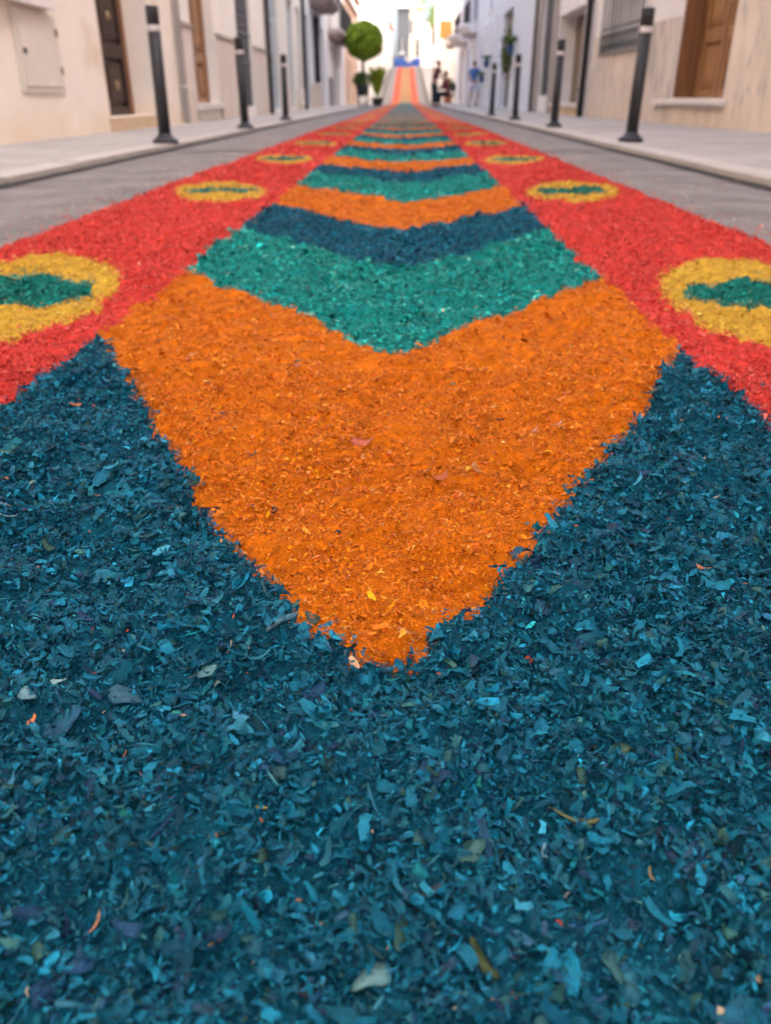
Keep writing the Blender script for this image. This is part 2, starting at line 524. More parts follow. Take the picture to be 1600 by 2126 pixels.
# middle distance
scatter(120000, 1.05, 4.6, lambda y: np.minimum(0.10 + 0.42 * y, 1.03), .0012, .0042, (.4, .95), 1, 1, 0.8, .5, (-.001, .005), tone=.8)
scatter(125000, 1.05, 4.6, lambda y: np.minimum(0.10 + 0.42 * y, 1.03), .0028, .0085, (.22, .75), 2, 1, 1.6, .5, (.0, .008), lpow=2.6)
scatter(26000, 1.05, 3.0, lambda y: np.minimum(0.10 + 0.42 * y, 1.03), .0030, .0110, (.06, .16), 2, 1, 1.8, .45, (.001, .008))
scatter(26000, -0.30, 2.3, 1.03, .006, .014, (.3, .85), 2, 1, 0.9, .4, (.0, .006))
scatter(80000, 4.5, 14, 1.03, .0028, .0080, (.4, .9), 1, 1, 0.9, .45, (.0, .008))

# bed of sawdust under the chips, cut along the fields
BED = []
def bed(y0, y1, dy, dx):
    xs = np.arange(XO - HO - .03, XO + HO + .03, dx); ys = np.concatenate([[y0 - 2 * dy, y0 - dy], np.arange(y0, y1 + 1e-6, dy)])
    X, Y = np.meshgrid(xs, ys)
    Z = height(X, Y) + gz_v(ys)[:, None]
    Z[0] -= .006; Z[1] -= .003      # tucks under the finer band before it
    V = np.stack([X, Y, Z], -1)
    xc = (xs[:-1] + xs[1:]) / 2; yc = (ys[:-1] + ys[1:]) / 2
    Xc, Yc = np.meshgrid(xc, yc)
    K = field(Xc, Yc)
    nx = len(xs)
    j, i = np.meshgrid(np.arange(len(ys) - 1), np.arange(nx - 1), indexing='ij')
    a = j * nx + i
    Fq = np.stack([a, a + 1, a + nx + 1, a + nx], -1).reshape(-1, 4)
    BED.append((K.ravel(), V.reshape(-1, 3), Fq))
bed(-1.8, 0.1, .02, .02)
bed(0.1, 0.82, .0055, .0055)
bed(0.82, 2.42, .010, .010)
bed(2.42, 8.02, .030, .020)
bed(8.02, 24.1, .07, .035)
bed(24.1, 66.1, .14, .04)
bed(66.1, 111.1, 1.0, .04)

carpet = thing('sawdust_carpet', 'long carpet of dyed wood shavings laid in chevrons down the middle of the street', 'carpet', (0, 0, 0))
NAMES = {ORANGE: 'orange_chevron', GREEN: 'green_chevron', BLUE: 'blue_chevron', RED: 'red_border', YEL: 'yellow_medallion', MGREEN: 'medallion_centre', OCHRE: 'ochre_strip', SALMON: 'salmon_border'}
keys = sorted(set(int(k) for K, _, _ in BED for k in np.unique(K) if k > 0), key=lambda k: (k // 1000 == MGREEN, k))
FIELD = {}
for k in keys:
    t = k // 1000
    Vs, Fs, Cs, off = [], [], [], 0
    for K, V, Fq in BED:
        f = Fq[K == k]
        if len(f) == 0: continue
        used, inv = np.unique(f, return_inverse=True)
        v = V[used]
        Vs.append(v); Fs.append(inv.reshape(-1, 4) + off); off += len(used)
        dim = {BLUE: .68, GREEN: .7, MGREEN: .7}.get(t, .8)  # blue and green beds darker still, painting shade into the gaps under chips
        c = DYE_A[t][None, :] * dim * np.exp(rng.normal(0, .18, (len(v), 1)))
        Cs.append(c)
    if not Vs: continue
    par = carpet
    if t == MGREEN:
        par = FIELD.get(YEL * 1000 + k % 1000, carpet)
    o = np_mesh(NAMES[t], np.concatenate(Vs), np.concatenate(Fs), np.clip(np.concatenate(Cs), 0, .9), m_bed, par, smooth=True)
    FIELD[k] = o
acc = {}
for K, V, F4, C, G in POOL:
    order = np.argsort(K, kind='stable')
    K = K[order]; V = V[order]; C = C[order]; G = G[order]
    uk, st = np.unique(K, return_index=True)
    en = np.append(st[1:], len(K))
    for k, a, b in zip(uk, st, en):
        acc.setdefault(int(k), []).append((V[a:b], F4, C[a:b], G[a:b]))
for k, lst in acc.items():
    if k not in FIELD: continue
    par = FIELD[k]
    Vs, Fs, Cs, Gs, off = [], [], [], [], 0
    for V, F4, C, G in lst:
        n, kv = V.shape[:2]
        Vs.append(V.reshape(-1, 3)); Cs.append(C.reshape(-1, 3)); Gs.append(G.reshape(-1, 3))
        Fs.append((F4[None] + (np.arange(n) * kv)[:, None, None]).reshape(-1, 4) + off)
        off += n * kv
    if k // 1000 == MGREEN:
        # a third level already: chips of the medallion's eye hang on the medallion part
        par = FIELD[k].parent
    np_mesh('wood_chips', np.concatenate(Vs), np.concatenate(Fs), np.concatenate(Cs), m_chip, par, kind='stuff', smooth=True, grain=np.concatenate(Gs))

# stray chips blown over the road beside the carpet
n = 4200
sx = np.where(rng.random(n) < .5, -1, 1)
dist = np.where(rng.random(n) < .3, rng.random(n) * .85, rng.exponential(0.11, n))
xx = XO + sx * (HO + dist); yy = 1.2 + 11 * rng.random(n)
P = np.stack([xx, yy, np.full(n, 0.016)], 1)
okp = (xx > KL + .05) & (xx < KR - .05)
P = P[okp]; n = len(P)
V = chip_verts(P, .006 + .014 * rng.random(n), .003 + .006 * rng.random(n), rng.normal(0, .6, n), np.full(n, .15), 2, 1)
C = chip_colors(np.full(n, RED), .6, .25, .3)
pale = rng.random(n) < np.where(np.abs(P[:, 0] - XO) > HO + .1, .75, .12)
C[pale] = np.array([.50, .41, .33]) * np.exp(rng.normal(0, .25, (pale.sum(), 1)))
np_mesh('scattered_chips', V.reshape(-1, 3), (chip_faces(2, 1)[None] + (np.arange(n) * 6)[:, None, None]).reshape(-1, 4),
        np.repeat(C, 6, axis=0), m_bed, carpet, kind='stuff')

# the large shavings one can pick out, one by one
def shaving_mesh(bend, asp, seed):
    r = np.random.default_rng(seed)
    nu, nv_ = 5, 2
    s = np.linspace(-.5, .5, nu + 1); t = np.linspace(-.5, .5, nv_ + 1)
    wf = 1 - .3 * r.random(nu + 1); wf[0] *= r.uniform(.35, .9); wf[-1] *= r.uniform(.3, .9)
    skew = r.normal(0, .2); tw0 = r.normal(0, .5)
    top = []
    for i, si in enumerate(s):
        for tj in t:
            sj = si + (r.normal(0, .05) if i in (0, nu) else r.normal(0, .015))
            x = math.sin(bend * sj) / bend; z = (1 - math.cos(bend * sj)) / bend
            y = tj * asp * wf[i] + skew * sj * sj
            z += .05 * asp * (1 - 4 * tj * tj) * r.uniform(.3, 1.2)
            tw = tw0 * sj * 2
            y, z = y * math.cos(tw), z + y * math.sin(tw)
            top.append(Vector((x, y, z)))
    b = MB()
    fs = [tuple(f) for f in chip_faces(nu, nv_)]
    th = 0.035
    n_ = len(top)
    vs = top + [v - Vector((0, 0, th)) for v in top]
    f2 = fs + [tuple(i + n_ for i in f[::-1]) for f in fs]
    ring = [i * (nv_ + 1) for i in range(nu + 1)] + [nu * (nv_ + 1) + j for j in range(1, nv_ + 1)] + [i * (nv_ + 1) + nv_ for i in range(nu - 1, -1, -1)] + [j for j in range(nv_ - 1, 0, -1)]
    for a, c in zip(ring, ring[1:] + ring[:1]):
        f2.append((c, a, a + n_, c + n_))
    me = bpy.data.meshes.new('wood_shaving')
    me.from_pydata(vs, [], f2)
    me.polygons.foreach_set('use_smooth', [True] * len(f2))
    me.update()
    me.materials.append(m_shave)
    return me
SHV = [shaving_mesh(random.choice([.4, .7, 1.0, 1.4, 2.0, 2.8]) * random.choice([-1, 1, -1]), random.uniform(.25, .75), 100 + i) for i in range(22)]
SPL = [shaving_mesh(random.choice([.5, .9, 1.6, -1.2]), random.uniform(.10, .17), 300 + i) for i in range(8)]
HERO = {ORANGE: [(0.82, 0.20, 0.02), (0.80, 0.15, 0.006), (0.82, 0.26, 0.09), (0.72, 0.14, 0.01)],
        BLUE: [(0.03, 0.20, 0.27), (0.008, 0.13, 0.20), (0.012, 0.06, 0.13), (0.05, 0.15, 0.15), (0.05, 0.25, 0.33), (0.02, 0.09, 0.15), (0.006, 0.10, 0.17), (0.06, 0.15, 0.11), (0.02, 0.055, 0.12)],
        GREEN: [(0.03, 0.36, 0.26), (0.10, 0.40, 0.26)], RED: [(0.78, 0.07, 0.05), (0.80, 0.15, 0.1)], YEL: [(0.8, 0.45, 0.06)], MGREEN: [(0.02, 0.28, 0.2)]}
def put_shaving(x, y, L, c, me, tilt=.35, lift=.004, yaw=None):
    k = int(field(np.array([x]), np.array([y]))[0])
    if k not in FIELD: return None
    par = FIELD[k] if k // 1000 != MGREEN else FIELD[k].parent
    o = bpy.data.objects.new('wood_shaving', me)
    o.color = (c[0] * .60, c[1] * .66, c[2] * .68, 1)
    o.scale = (L, L, L)
    o.rotation_euler = (random.gauss(0, tilt), random.gauss(0, tilt), random.uniform(0, 6.28) if yaw is None else yaw)
    z = float(height(np.array([x]), np.array([y]))[0])
    o.location = (x, y, z + lift + L * .06)
    o.parent = par
    COL.objects.link(o)
    return o
cnt = 0
while cnt < 265:
    y = 0.17 + 0.95 * random.random() ** 1.5
    x = XI + random.uniform(-1, 1) * (0.06 + 0.5 * y)
    k = int(field(np.array([x]), np.array([y]))[0]) // 1000
    if k not in HERO: continue
    if k == ORANGE and random.random() < .45: continue
    sc = {BLUE: 1.0, ORANGE: .72, RED: .8}.get(k, .8)
    L = random.uniform(.009, .019) * sc * (1.25 if random.random() < .12 else 1)
    if y < .3: L *= .85
    spl = random.random() < .25
    c = random.choice(HERO[k])
    f = math.exp(random.gauss(0, .25))
    c = tuple(min(.85, q * f) for q in c)
    put_shaving(x, y, L * (1.3 if spl else 1), c, random.choice(SPL if spl else SHV))
    cnt += 1
# the ones that stand out in colour
def up(px, py, z=0.024):
    X = (px - 800) / 1650.0; Y = -(py - 1063) / 1650.0
    p, w = R(27.502), R(1.293)
    d = (X, math.cos(p) + Y * math.sin(p), -math.sin(p) + Y * math.cos(p))
    dx = d[0] * math.cos(w) - d[1] * math.sin(w); dy = d[0] * math.sin(w) + d[1] * math.cos(w)
    t = (z - CAM_H) / d[2]
    return dx * t, dy * t
for (px, py, L, c, spl, yaw) in [
    (1130, 1765, .0085, (.28, .52, .62), 0, 1.4), (130, 1445, .009, (.40, .60, .55), 0, .6), (65, 1482, .018, (.22, .42, .45), 0, 2.4),
    (425, 1415, .020, (.16, .34, .33), 0, .1), (450, 1420, .009, (.42, .55, .45), 0, 1.2), (272, 1462, .026, (.06, .17, .23), 0, .2),
    (500, 1500, .010, (.10, .42, .62), 0, -.3), (650, 1300, .020, (.10, .13, .10), 0, 1.9), (580, 1330, .030, (.10, .22, .27), 1, .9),
    (425, 1270, .026, (.06, .16, .26), 1, .1), (570, 1052, .012, (.012, .022, .045), 0, 1.1), (700, 1118, .010, (.015, .04, .06), 0, .2),
    (527, 950, .013, (.01, .10, .08), 0, .3), (820, 982, .007, (.01, .02, .03), 0, 1.), (1035, 878, .014, (.015, .035, .04), 1, .4),
    (402, 742, .016, (.85, .42, .20), 0, .2), (750, 935, .022, (.80, .17, .10), 0, -.4), (612, 775, .016, (.85, .25, .16), 0, .7),
    (640, 725, .012, (.03, .14, .12), 0, 0), (620, 765, .009, (.03, .14, .12), 0, 0), (430, 800, .009, (.06, .15, .15), 0, 0),
    (468, 882, .009, (.02, .09, .11), 0, 0), (1110, 905, .016, (.80, .30, .18), 0, .3), (1155, 900, .016, (.82, .38, .25), 1, .5),
    (915, 1005, .016, (.66, .15, .05), 0, .4), (1330, 1025, .014, (.03, .06, .14), 0, .3), (1195, 1095, .018, (.015, .16, .14), 0, -.2),
    (1455, 1205, .012, (.75, .26, .12), 0, .1), (205, 1935, .011, (.75, .34, .17), 1, 1.5), (618, 1868, .005, (.72, .28, .13), 0, 0),
    (448, 1776, .005, (.72, .32, .10), 0, 0), (1560, 1858, .005, (.72, .30, .12), 0, 0), (1570, 2040, .006, (.62, .42, .22), 0, 0),
    (1345, 1830, .010, (.42, .30, .14), 1, 1.5), (1400, 1610, .016, (.07, .10, .03), 0, 1.3), (1185, 1710, .026, (.20, .20, .08), 1, -.6),
    (1290, 1560, .016, (.10, .16, .10), 0, .8), (975, 1800, .018, (.08, .20, .17), 0, 1.2), (1000, 2010, .018, (.10, .12, .04), 0, -1.),
    (770, 2040, .018, (.20, .38, .36), 0, .1), (890, 1880, .014, (.06, .07, .09), 0, .3), (640, 2070, .012, (.02, .022, .03), 0, 0),
    (20, 1085, .018, (.20, .36, .38), 1, .1), (75, 1015, .013, (.22, .34, .30), 0, .9), (160, 850, .014, (.80, .24, .06), 0, 0),
    (310, 910, .014, (.80, .22, .04), 0, .2), (18, 1015, .010, (.75, .28, .12), 0, 0), (218, 995, .007, (.7, .25, .1), 0, 0),
    (205, 1030, .010, (.7, .25, .1), 1, .3), (365, 1055, .018, (.78, .22, .05), 1, .2), (245, 1052, .007, (.02, .33, .30), 0, 0),
    (340, 1108, .005, (.8, .36, .06), 0, 0), (435, 1055, .020, (.014, .028, .05), 0, .3), (400, 1030, .016, (.02, .07, .06), 0, .4),
    (480, 1358, .009, (.60, .50, .28), 1, 1.3), (915, 1405, .006, (.74, .24, .14), 0, 0), (1540, 1218, .008, (.7, .22, .1), 1, .3),
    (268, 1715, .009, (.01, .22, .16), 0, -.5), (545, 1698, .006, (.45, .30, .05), 0, 0), (1500, 850, .020, (.02, .025, .035), 0, .3),
    (1345, 832, .022, (.04, .10, .10), 0, .2), (1560, 880, .020, (.012, .022, .03), 0, 1.2), (960, 1300, .022, (.02, .03, .07), 0, .9)]:
    x, y = up(px, py)
    put_shaving(x, y, L, c, random.choice(SPL if spl else SHV), tilt=.2, lift=.006, yaw=yaw)

# ------------------------------------------------------------------ bollards
m_boll = mat('bollard_iron', (0.030, 0.029, 0.031), 0.5, 0.15, 20, spec=0.4)
m_band = mat('bollard_band', (0.62, 0.56, 0.53), 0.6, 0.05, 10)
def bollard(x, y, label):
    z = 0.034 + (0.004 if x > 0 else 0)
    r = thing('bollard', label, 'bollard', (x, y, z), 'street bollards')
    b = MB(); b.lathe([(0.102, 0), (0.104, .016), (0.098, .026), (0.080, .034), (0.062, .052), (0.054, .07)], (x, y, z), 24)
    b.build('base_flange', m_boll, r)
    b = MB(); b.lathe([(0.049, .045), (0.049, .79)], (x, y, z), 24); b.build('post', m_boll, r)
    b = MB(); b.lathe([(0.0515, .785), (0.053, .79), (0.053, .822), (0.0515, .827)], (x, y, z), 24); b.build('reflective_band', m_band, r)
    r.rotation_euler = (R(random.uniform(-.7, .7)), R(random.uniform(-.7, .7)), 0)
    b = MB(); b.lathe([(0.049, .82), (0.049, .948), (0.046, .955), (0.0, .957)], (x, y, z), 24); b.build('cap', m_boll, r)
    return r
bollard(-1.965, 7.15, 'dark iron bollard closest to the camera by the cream house')
bollard(-1.955, 10.75, 'second dark bollard along the pavement beside the cream house, before the dark shutter')
bollard(-2.00, 14.8, 'third dark bollard along the pavement beside the cream house, before the pale doors')
bollard(1.90, 7.45, 'dark iron bollard closest to the camera by the travertine clad house')
bollard(1.87, 11.2, 'second dark bollard along the pavement beside the travertine clad house')
bollard(1.83, 14.9, 'third dark bollard along the travertine side, in front of the white wall')
bollard(1.79, 18.6, 'fourth dark bollard along the travertine side, farthest from the camera')

# ------------------------------------------------------------------ houses
m_cream = mat('cream_render', (0.84, 0.745, 0.63), 0.9, 0.05, 1.2, 0.15, 30, stain=((0.74, 0.60, 0.45), 1.1, 0.57))
m_cream2 = mat('pale_cream_render', (0.84, 0.775, 0.69), 0.9, 0.04, 1.5, 0.15, 30)
m_dado = mat('pinkish_stone', (0.66, 0.57, 0.49), 0.8, 0.08, 2.5, 0.2, 30, stretch=(1, 1, .35))
m_white = mat('white_render', (0.74, 0.72, 0.70), 0.9, 0.03, 1.5, 0.1, 30)
m_white2 = mat('lime_white_render', (0.78, 0.75, 0.70), 0.9, 0.03, 1.5, 0.1, 30)
m_lav = mat('lavender_white_render', (0.74, 0.69, 0.655), 0.9, 0.04, 1.5, 0.1, 30)
m_grey = mat('grey_render', (0.40, 0.41, 0.42), 0.9, 0.06, 1.5, 0.1, 30)
m_bluegrey = mat('blue_grey_paint', (0.40, 0.44, 0.46), 0.6, 0.06, 3)
m_trav = mat('travertine', (0.66, 0.545, 0.43), 0.55, 0.12, 3.0, 0.1, 40, spec=.4, stretch=(2, 2, .55), stain=((0.40, 0.345, 0.295), 6.5, 0.56))
m_trav2 = mat('travertine_grey', (0.60, 0.51, 0.425), 0.55, 0.10, 3.0, 0.1, 40, spec=.4, stretch=(2, 2, .5), stain=((0.36, 0.31, 0.27), 4.5, 0.52))
m_sill = mat('pale_marble', (0.68, 0.62, 0.57), 0.5, 0.05, 6)
m_ystone = mat('yellow_sandstone', (0.60, 0.43, 0.27), 0.8, 0.08, 5)
m_wood = mat('varnished_wood', (0.20, 0.085, 0.032), 0.45, 0.25, 3.0, 0.1, 30, stretch=(6, 6, .6))
m_wood2 = mat('honey_wood', (0.31, 0.155, 0.062), 0.45, 0.22, 3.0, 0.1, 30, stretch=(6, 6, .6))
m_wooddark = mat('dark_walnut', (0.045, 0.022, 0.016), 0.5, 0.25, 4, stretch=(6, 6, .6))
m_woodbrown = mat('brown_planks', (0.19, 0.13, 0.085), 0.6, 0.2, 3, stretch=(1, 1, 6))
m_iron = mat('wrought_iron', (0.04, 0.042, 0.044), 0.6, 0.15, 10)
m_irong = mat('grey_painted_iron', (0.15, 0.165, 0.17), 0.6, 0.1, 10)
m_shut = mat('grey_shutter', (0.085, 0.083, 0.082), 0.6, 0.1, 6)
m_glass = mat('window_glass', (0.03, 0.035, 0.04), 0.08, 0.05, 2, spec=.6)
m_roof = mat('clay_tile', (0.36, 0.17, 0.10), 0.85, 0.2, 4)
m_brass = mat('aged_brass', (0.34, 0.25, 0.13), 0.45, 0.2, 12, metal=.4)
m_metalbox = mat('cream_metal', (0.70, 0.635, 0.54), 0.55, 0.04, 6)
m_zinc = mat('downpipe_zinc', (0.075, 0.078, 0.082), 0.5, 0.15, 8)
m_brownpipe = mat('brown_downpipe', (0.035, 0.030, 0.028), 0.5, 0.15, 8)
m_balc = mat('balcony_stone', (0.36, 0.30, 0.29), 0.85, 0.08, 4)
m_peach = mat('peach_render', (0.70, 0.48, 0.33), 0.9, 0.05, 2)

def add_foot_tint(m, col, top):  # warmer tint towards the wall foot, its edge broken by noise
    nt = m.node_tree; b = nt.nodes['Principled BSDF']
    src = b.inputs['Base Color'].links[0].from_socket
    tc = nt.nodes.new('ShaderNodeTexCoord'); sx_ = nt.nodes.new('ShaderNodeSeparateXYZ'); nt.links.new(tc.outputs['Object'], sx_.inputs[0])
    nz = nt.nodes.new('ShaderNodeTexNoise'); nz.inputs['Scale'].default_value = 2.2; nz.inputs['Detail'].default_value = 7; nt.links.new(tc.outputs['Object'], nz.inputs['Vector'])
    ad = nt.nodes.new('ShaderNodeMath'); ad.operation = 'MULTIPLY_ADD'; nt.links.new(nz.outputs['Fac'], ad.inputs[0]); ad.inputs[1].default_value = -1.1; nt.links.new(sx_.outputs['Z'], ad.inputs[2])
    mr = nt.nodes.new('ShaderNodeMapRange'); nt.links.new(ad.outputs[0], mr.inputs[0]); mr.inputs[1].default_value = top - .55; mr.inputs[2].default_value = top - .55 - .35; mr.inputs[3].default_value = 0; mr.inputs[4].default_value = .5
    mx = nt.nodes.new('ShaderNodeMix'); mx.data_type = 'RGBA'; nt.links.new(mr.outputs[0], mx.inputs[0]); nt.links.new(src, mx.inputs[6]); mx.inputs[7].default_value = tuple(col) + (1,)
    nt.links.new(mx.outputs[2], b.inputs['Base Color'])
add_foot_tint(m_cream, (.78, .56, .36), .35)
add_foot_tint(m_dado, (.60, .46, .34), .3); add_foot_tint(m_trav, (.70, .54, .38), .35); add_foot_tint(m_trav2, (.66, .50, .36), .35)

class House:
    def __init__(s, name, label, side, u0, u1, H, x0, x1, wall, openings=(), depth=7.0, roof=True, zb=None):
        s.side = side; s.u0 = u0; s.u1 = u1; s.x0 = x0; s.x1 = x1
        s.zb = gz(min(u0, u1)) if zb is None else zb
        s.root = thing(name, label, 'house', (s.mp(u0, 0, 0)[0], u0, s.zb))
        s.H = H
        us = sorted(set([u0, u1] + [q for o in openings for q in o[:2]]))
        zs = sorted(set([s.zb - .1, H] + [q for o in openings for q in o[2:4]]))
        b = MB()
        quad = lambda a, c, d, e: b.add([s.mp(*a), s.mp(*c), s.mp(*d), s.mp(*e)], [(0, 1, 2, 3)] if side > 0 else [(3, 2, 1, 0)])
        for i in range(len(us) - 1):
            for j in range(len(zs) - 1):
                uc, zc = (us[i] + us[i + 1]) / 2, (zs[j] + zs[j + 1]) / 2
                if any(o[0] < uc < o[1] and o[2] < zc < o[3] for o in openings): continue
                quad((us[i], 0, zs[j]), (us[i], 0, zs[j + 1]), (us[i + 1], 0, zs[j + 1]), (us[i + 1], 0, zs[j]))
        for o in openings:
            a, c, z0, z1 = o[:4]; dp = o[4] + .12
            quad((a, 0, z0), (a, -dp, z0), (a, -dp, z1), (a, 0, z1))
            quad((c, 0, z0), (c, 0, z1), (c, -dp, z1), (c, -dp, z0))
            quad((a, 0, z0), (c, 0, z0), (c, -dp, z0), (a, -dp, z0))
            quad((a, 0, z1), (a, -dp, z1), (c, -dp, z1), (c, 0, z1))
            quad((a, -dp, z0), (a, -dp, z1), (c, -dp, z1), (c, -dp, z0))
        z0 = s.zb - .1
        quad((u0, 0, z0), (u0, -depth, z0), (u0, -depth, H), (u0, 0, H))
        quad((u1, 0, z0), (u1, 0, H), (u1, -depth, H), (u1, -depth, z0))
        quad((u0, -depth, z0), (u1, -depth, z0), (u1, -depth, H), (u0, -depth, H))
        quad((u0, 0, H), (u0, -depth, H), (u1, -depth, H), (u1, 0, H))
        s.wall = b.build('wall', wall, s.root)
        if roof:
            b = MB()
            b.add([s.mp(u0, .35, H + .01), s.mp(u1, .35, H + .01), s.mp(u1, -depth / 2, H + 1.3), s.mp(u0, -depth / 2, H + 1.3),
                   s.mp(u0, .35, H + .16), s.mp(u1, .35, H + .16), s.mp(u1, -depth / 2, H + 1.45), s.mp(u0, -depth / 2, H + 1.45)],
                  [(0, 1, 2, 3), (4, 7, 6, 5), (0, 4, 5, 1), (1, 5, 6, 2), (2, 6, 7, 3), (3, 7, 4, 0)])
            b.build('roof', m_roof, s.root)
    def mp(s, u, d, z):
        t = (u - s.u0) / (s.u1 - s.u0)
        return (s.side * (s.x0 + (s.x1 - s.x0) * t - d), u, z)
    def box(s, name, u0, u1, d0, d1, z0, z1, m, parent=None, bevel=0.0):
        b = MB(); b.box(u0, u1, d0, d1, z0, z1, s.mp)
        return b.build(name, m, parent or s.root, bevel=bevel)
    def door(s, u0, u1, z0, z1, d, m, frame_m=None, leaves=2, rows=3, handle=True, name='door'):
        """framed leaves with raised panels, set d behind the facade"""
        fm = frame_m or m
        dr = s.box(name, u0 + .09, u1 - .09, -d - .06, -d - .02, z0, z1 - .08, m)
        b = MB()
        b.box(u0, u0 + .085, -d - .08, -d + .04, z0, z1, s.mp); b.box(u1 - .085, u1, -d - .08, -d + .04, z0, z1, s.mp); b.box(u0 + .085, u1 - .085, -d - .08, -d + .04, z1 - .08, z1, s.mp)
        b.build('door_frame', fm, s.root)
        w = (u1 - u0 - .2) / leaves
        for l in range(leaves):
            a = u0 + .1 + l * w
            zz = z0
            hs = [.30, .45, .25][:rows] if rows == 3 else [1.0 / rows] * rows
            for h in hs:
                hh = (z1 - .1 - z0) * h
                b = MB()
                b.box(a + .03, a + .11, -d - .021, -d + .03, zz + .0, zz + hh, s.mp); b.box(a + w - .11, a + w - .03, -d - .021, -d + .03, zz + .0, zz + hh, s.mp)
                b.box(a + .11, a + w - .11, -d - .021, -d + .028, zz + .0, zz + .10, s.mp); b.box(a + .11, a + w - .11, -d - .021, -d + .028, zz + hh - .05, zz + hh, s.mp)
                b.build('panel_frame', m, dr)
                b = MB(); b.box(a + .15, a + w - .15, -d - .021, -d + .005, zz + .14, zz + hh - .09, s.mp); b.box(a + .20, a + w - .20, -d + .005, -d + .022, zz + .19, zz + hh - .14, s.mp)
                b.build('panel', m, dr)
                zz += hh
            s.box('stile', a + w - .03, a + w + .028, -d - .02, -d + .038, z0, z1 - .09, fm, dr)
        if handle:
            s.box('handle', u0 + .1 + w - .09, u0 + .1 + w - .05, -d, -d + .06, z0 + 1.0, z0 + 1.16, m_brass, dr)
        return dr
    def window(s, u0, u1, z0, z1, d, m, panes=2, rows=2, sill=True, gm=None):
        w = s.box('window', u0, u1, -d - .05, -d - .03, z0, z1, gm or m_glass)
        b = MB()
        f = .07
        b.box(u0, u0 + f, -d - .045, -d + .02, z0, z1, s.mp); b.box(u1 - f, u1, -d - .045, -d + .02, z0, z1, s.mp)
        b.box(u0 + f, u1 - f, -d - .045, -d + .02, z0, z0 + f, s.mp); b.box(u0 + f, u1 - f, -d - .045, -d + .02, z1 - f, z1, s.mp)
        b.build('window_frame', m, w)
        for i in range(1, panes):
            uu = u0 + (u1 - u0) * i / panes
            s.box('mullion', uu - .035, uu + .035, -d - .04, -d + .018, z0 + f, z1 - f, m, w)
        for i in range(1, rows):
            zz = z0 + (z1 - z0) * i / rows
            s.box('glazing_bar', u0 + f, u1 - f, -d - .04, -d + .012, zz - .02, zz + .02, m, w)
        if sill:
            s.box('sill', u0 - .12, u1 + .12, -d - .02, .07, z0 - .09, z0 - .005, m_sill, bevel=.012)
        return w
    def grille(s, u0, u1, z0, z1, d, m, n=10, scroll=True):
        g = MB()
        for zz in (z0 + .04, z0 + .34, z1 - .3, z1 - .03):
            g.box(u0, u1, d - .012, d + .012, zz - .012, zz + .012, s.mp)
        gr = g.build('window_grille', m, s.root)
        for i in range(n + 1):
            uu = u0 + .015 + (u1 - u0 - .03) * i / n
            b = MB(); b.tube([s.mp(uu, d, z0 - .05), s.mp(uu, d, z1)], .013, 6)
            b.build('bar', m, gr)
        if scroll:
            for zc in (z0 + .165, (z0 + z1) / 2 + .14, z1 - .165):
                for i in range(n):
                    uc = u0 + .015 + (u1 - u0 - .03) * (i + .5) / n
                    pts = [s.mp(uc + .075 * math.cos(a), d, zc + .10 * math.sin(a)) for a in [k * math.pi / 4 for k in range(9)]]
                    b = MB(); b.tube(pts, .011, 5)
                    b.build('scroll', m, gr)
        for (uu, zz) in ((u0, z0 + .03), (u1, z0 + .03), (u0, z1 - .03), (u1, z1 - .03)):
            b = MB(); b.tube([s.mp(uu, d, zz), s.mp(uu, -.05, zz)], .012, 6); b.build('bracket', m, gr)
        return gr
    def pipe(s, u, z0, z1, m, r=.05, d=.07):
        b = MB(); b.tube([s.mp(u, d, z0), s.mp(u, d, z1)], r, 12)
        p = b.build('downpipe', m, s.root)
        z = z0 + .45
        while z < z1:
            b = MB(); b.lathe([(r + .012, -.02), (r + .012, .02)], (0, 0, 0), 12, mp=lambda x, y, zz: tuple(Vector(s.mp(u, d, z)) + Vector((x, y, zz))))
            b.build('pipe_clamp', m, p)
            z += 1.4
        return p
    def balcony(s, u0, u1, z, proj, m_slab, m_rail, rail_h=.95, curved=False):
        b = MB()
        if curved:
            n = 10; prof = []
            for i in range(n + 1):
                t = i / n
                prof.append((u0 + (u1 - u0) * t, proj * (0.55 + .45 * math.sin(math.pi * t))))
            vs = []
            for uu, dd in prof:
                vs += [s.mp(uu, 0, z - .28), s.mp(uu, dd * .7, z - .28), s.mp(uu, dd, z - .02), s.mp(uu, dd, z + .1), s.mp(uu, 0, z + .1)]
            fs = []
            for i in range(n):
                for k in range(4):
                    fs.append((i * 5 + k, i * 5 + k + 1, (i + 1) * 5 + k + 1, (i + 1) * 5 + k))
            fs.append((0, 1, 2, 3, 4)); fs.append(tuple(n * 5 + k for k in (4, 3, 2, 1, 0)))
            b.add(vs, fs)
        else:
            b.box(u0, u1, 0.002, proj, z, z + .12, s.mp); b.box(u0 + .06, u1 - .06, 0.002, proj - .08, z - .08, z, s.mp); b.box(u0 + .14, u1 - .14, 0.002, proj - .2, z - .16, z - .08, s.mp)
        bal = b.build('balcony', m_slab, s.root)
        rl = MB(); rl.box(u0 + .03, u1 - .03, proj * (.5 if curved else 1) - .05, proj * (.5 if curved else 1) - .02, z + .1 + rail_h, z + .13 + rail_h, s.mp)
        rl.build('rail', m_rail, bal)
        nb = max(8, int((u1 - u0) / .16))
        br = MB()
        for i in range(nb + 1):
            uu = u0 + .05 + (u1 - u0 - .1) * i / nb
            dd = proj * (.5 if curved else 1) - .035
            br.box(uu - .008, uu + .008, dd - .008, dd + .008, z + .1, z + .1 + rail_h, s.mp)
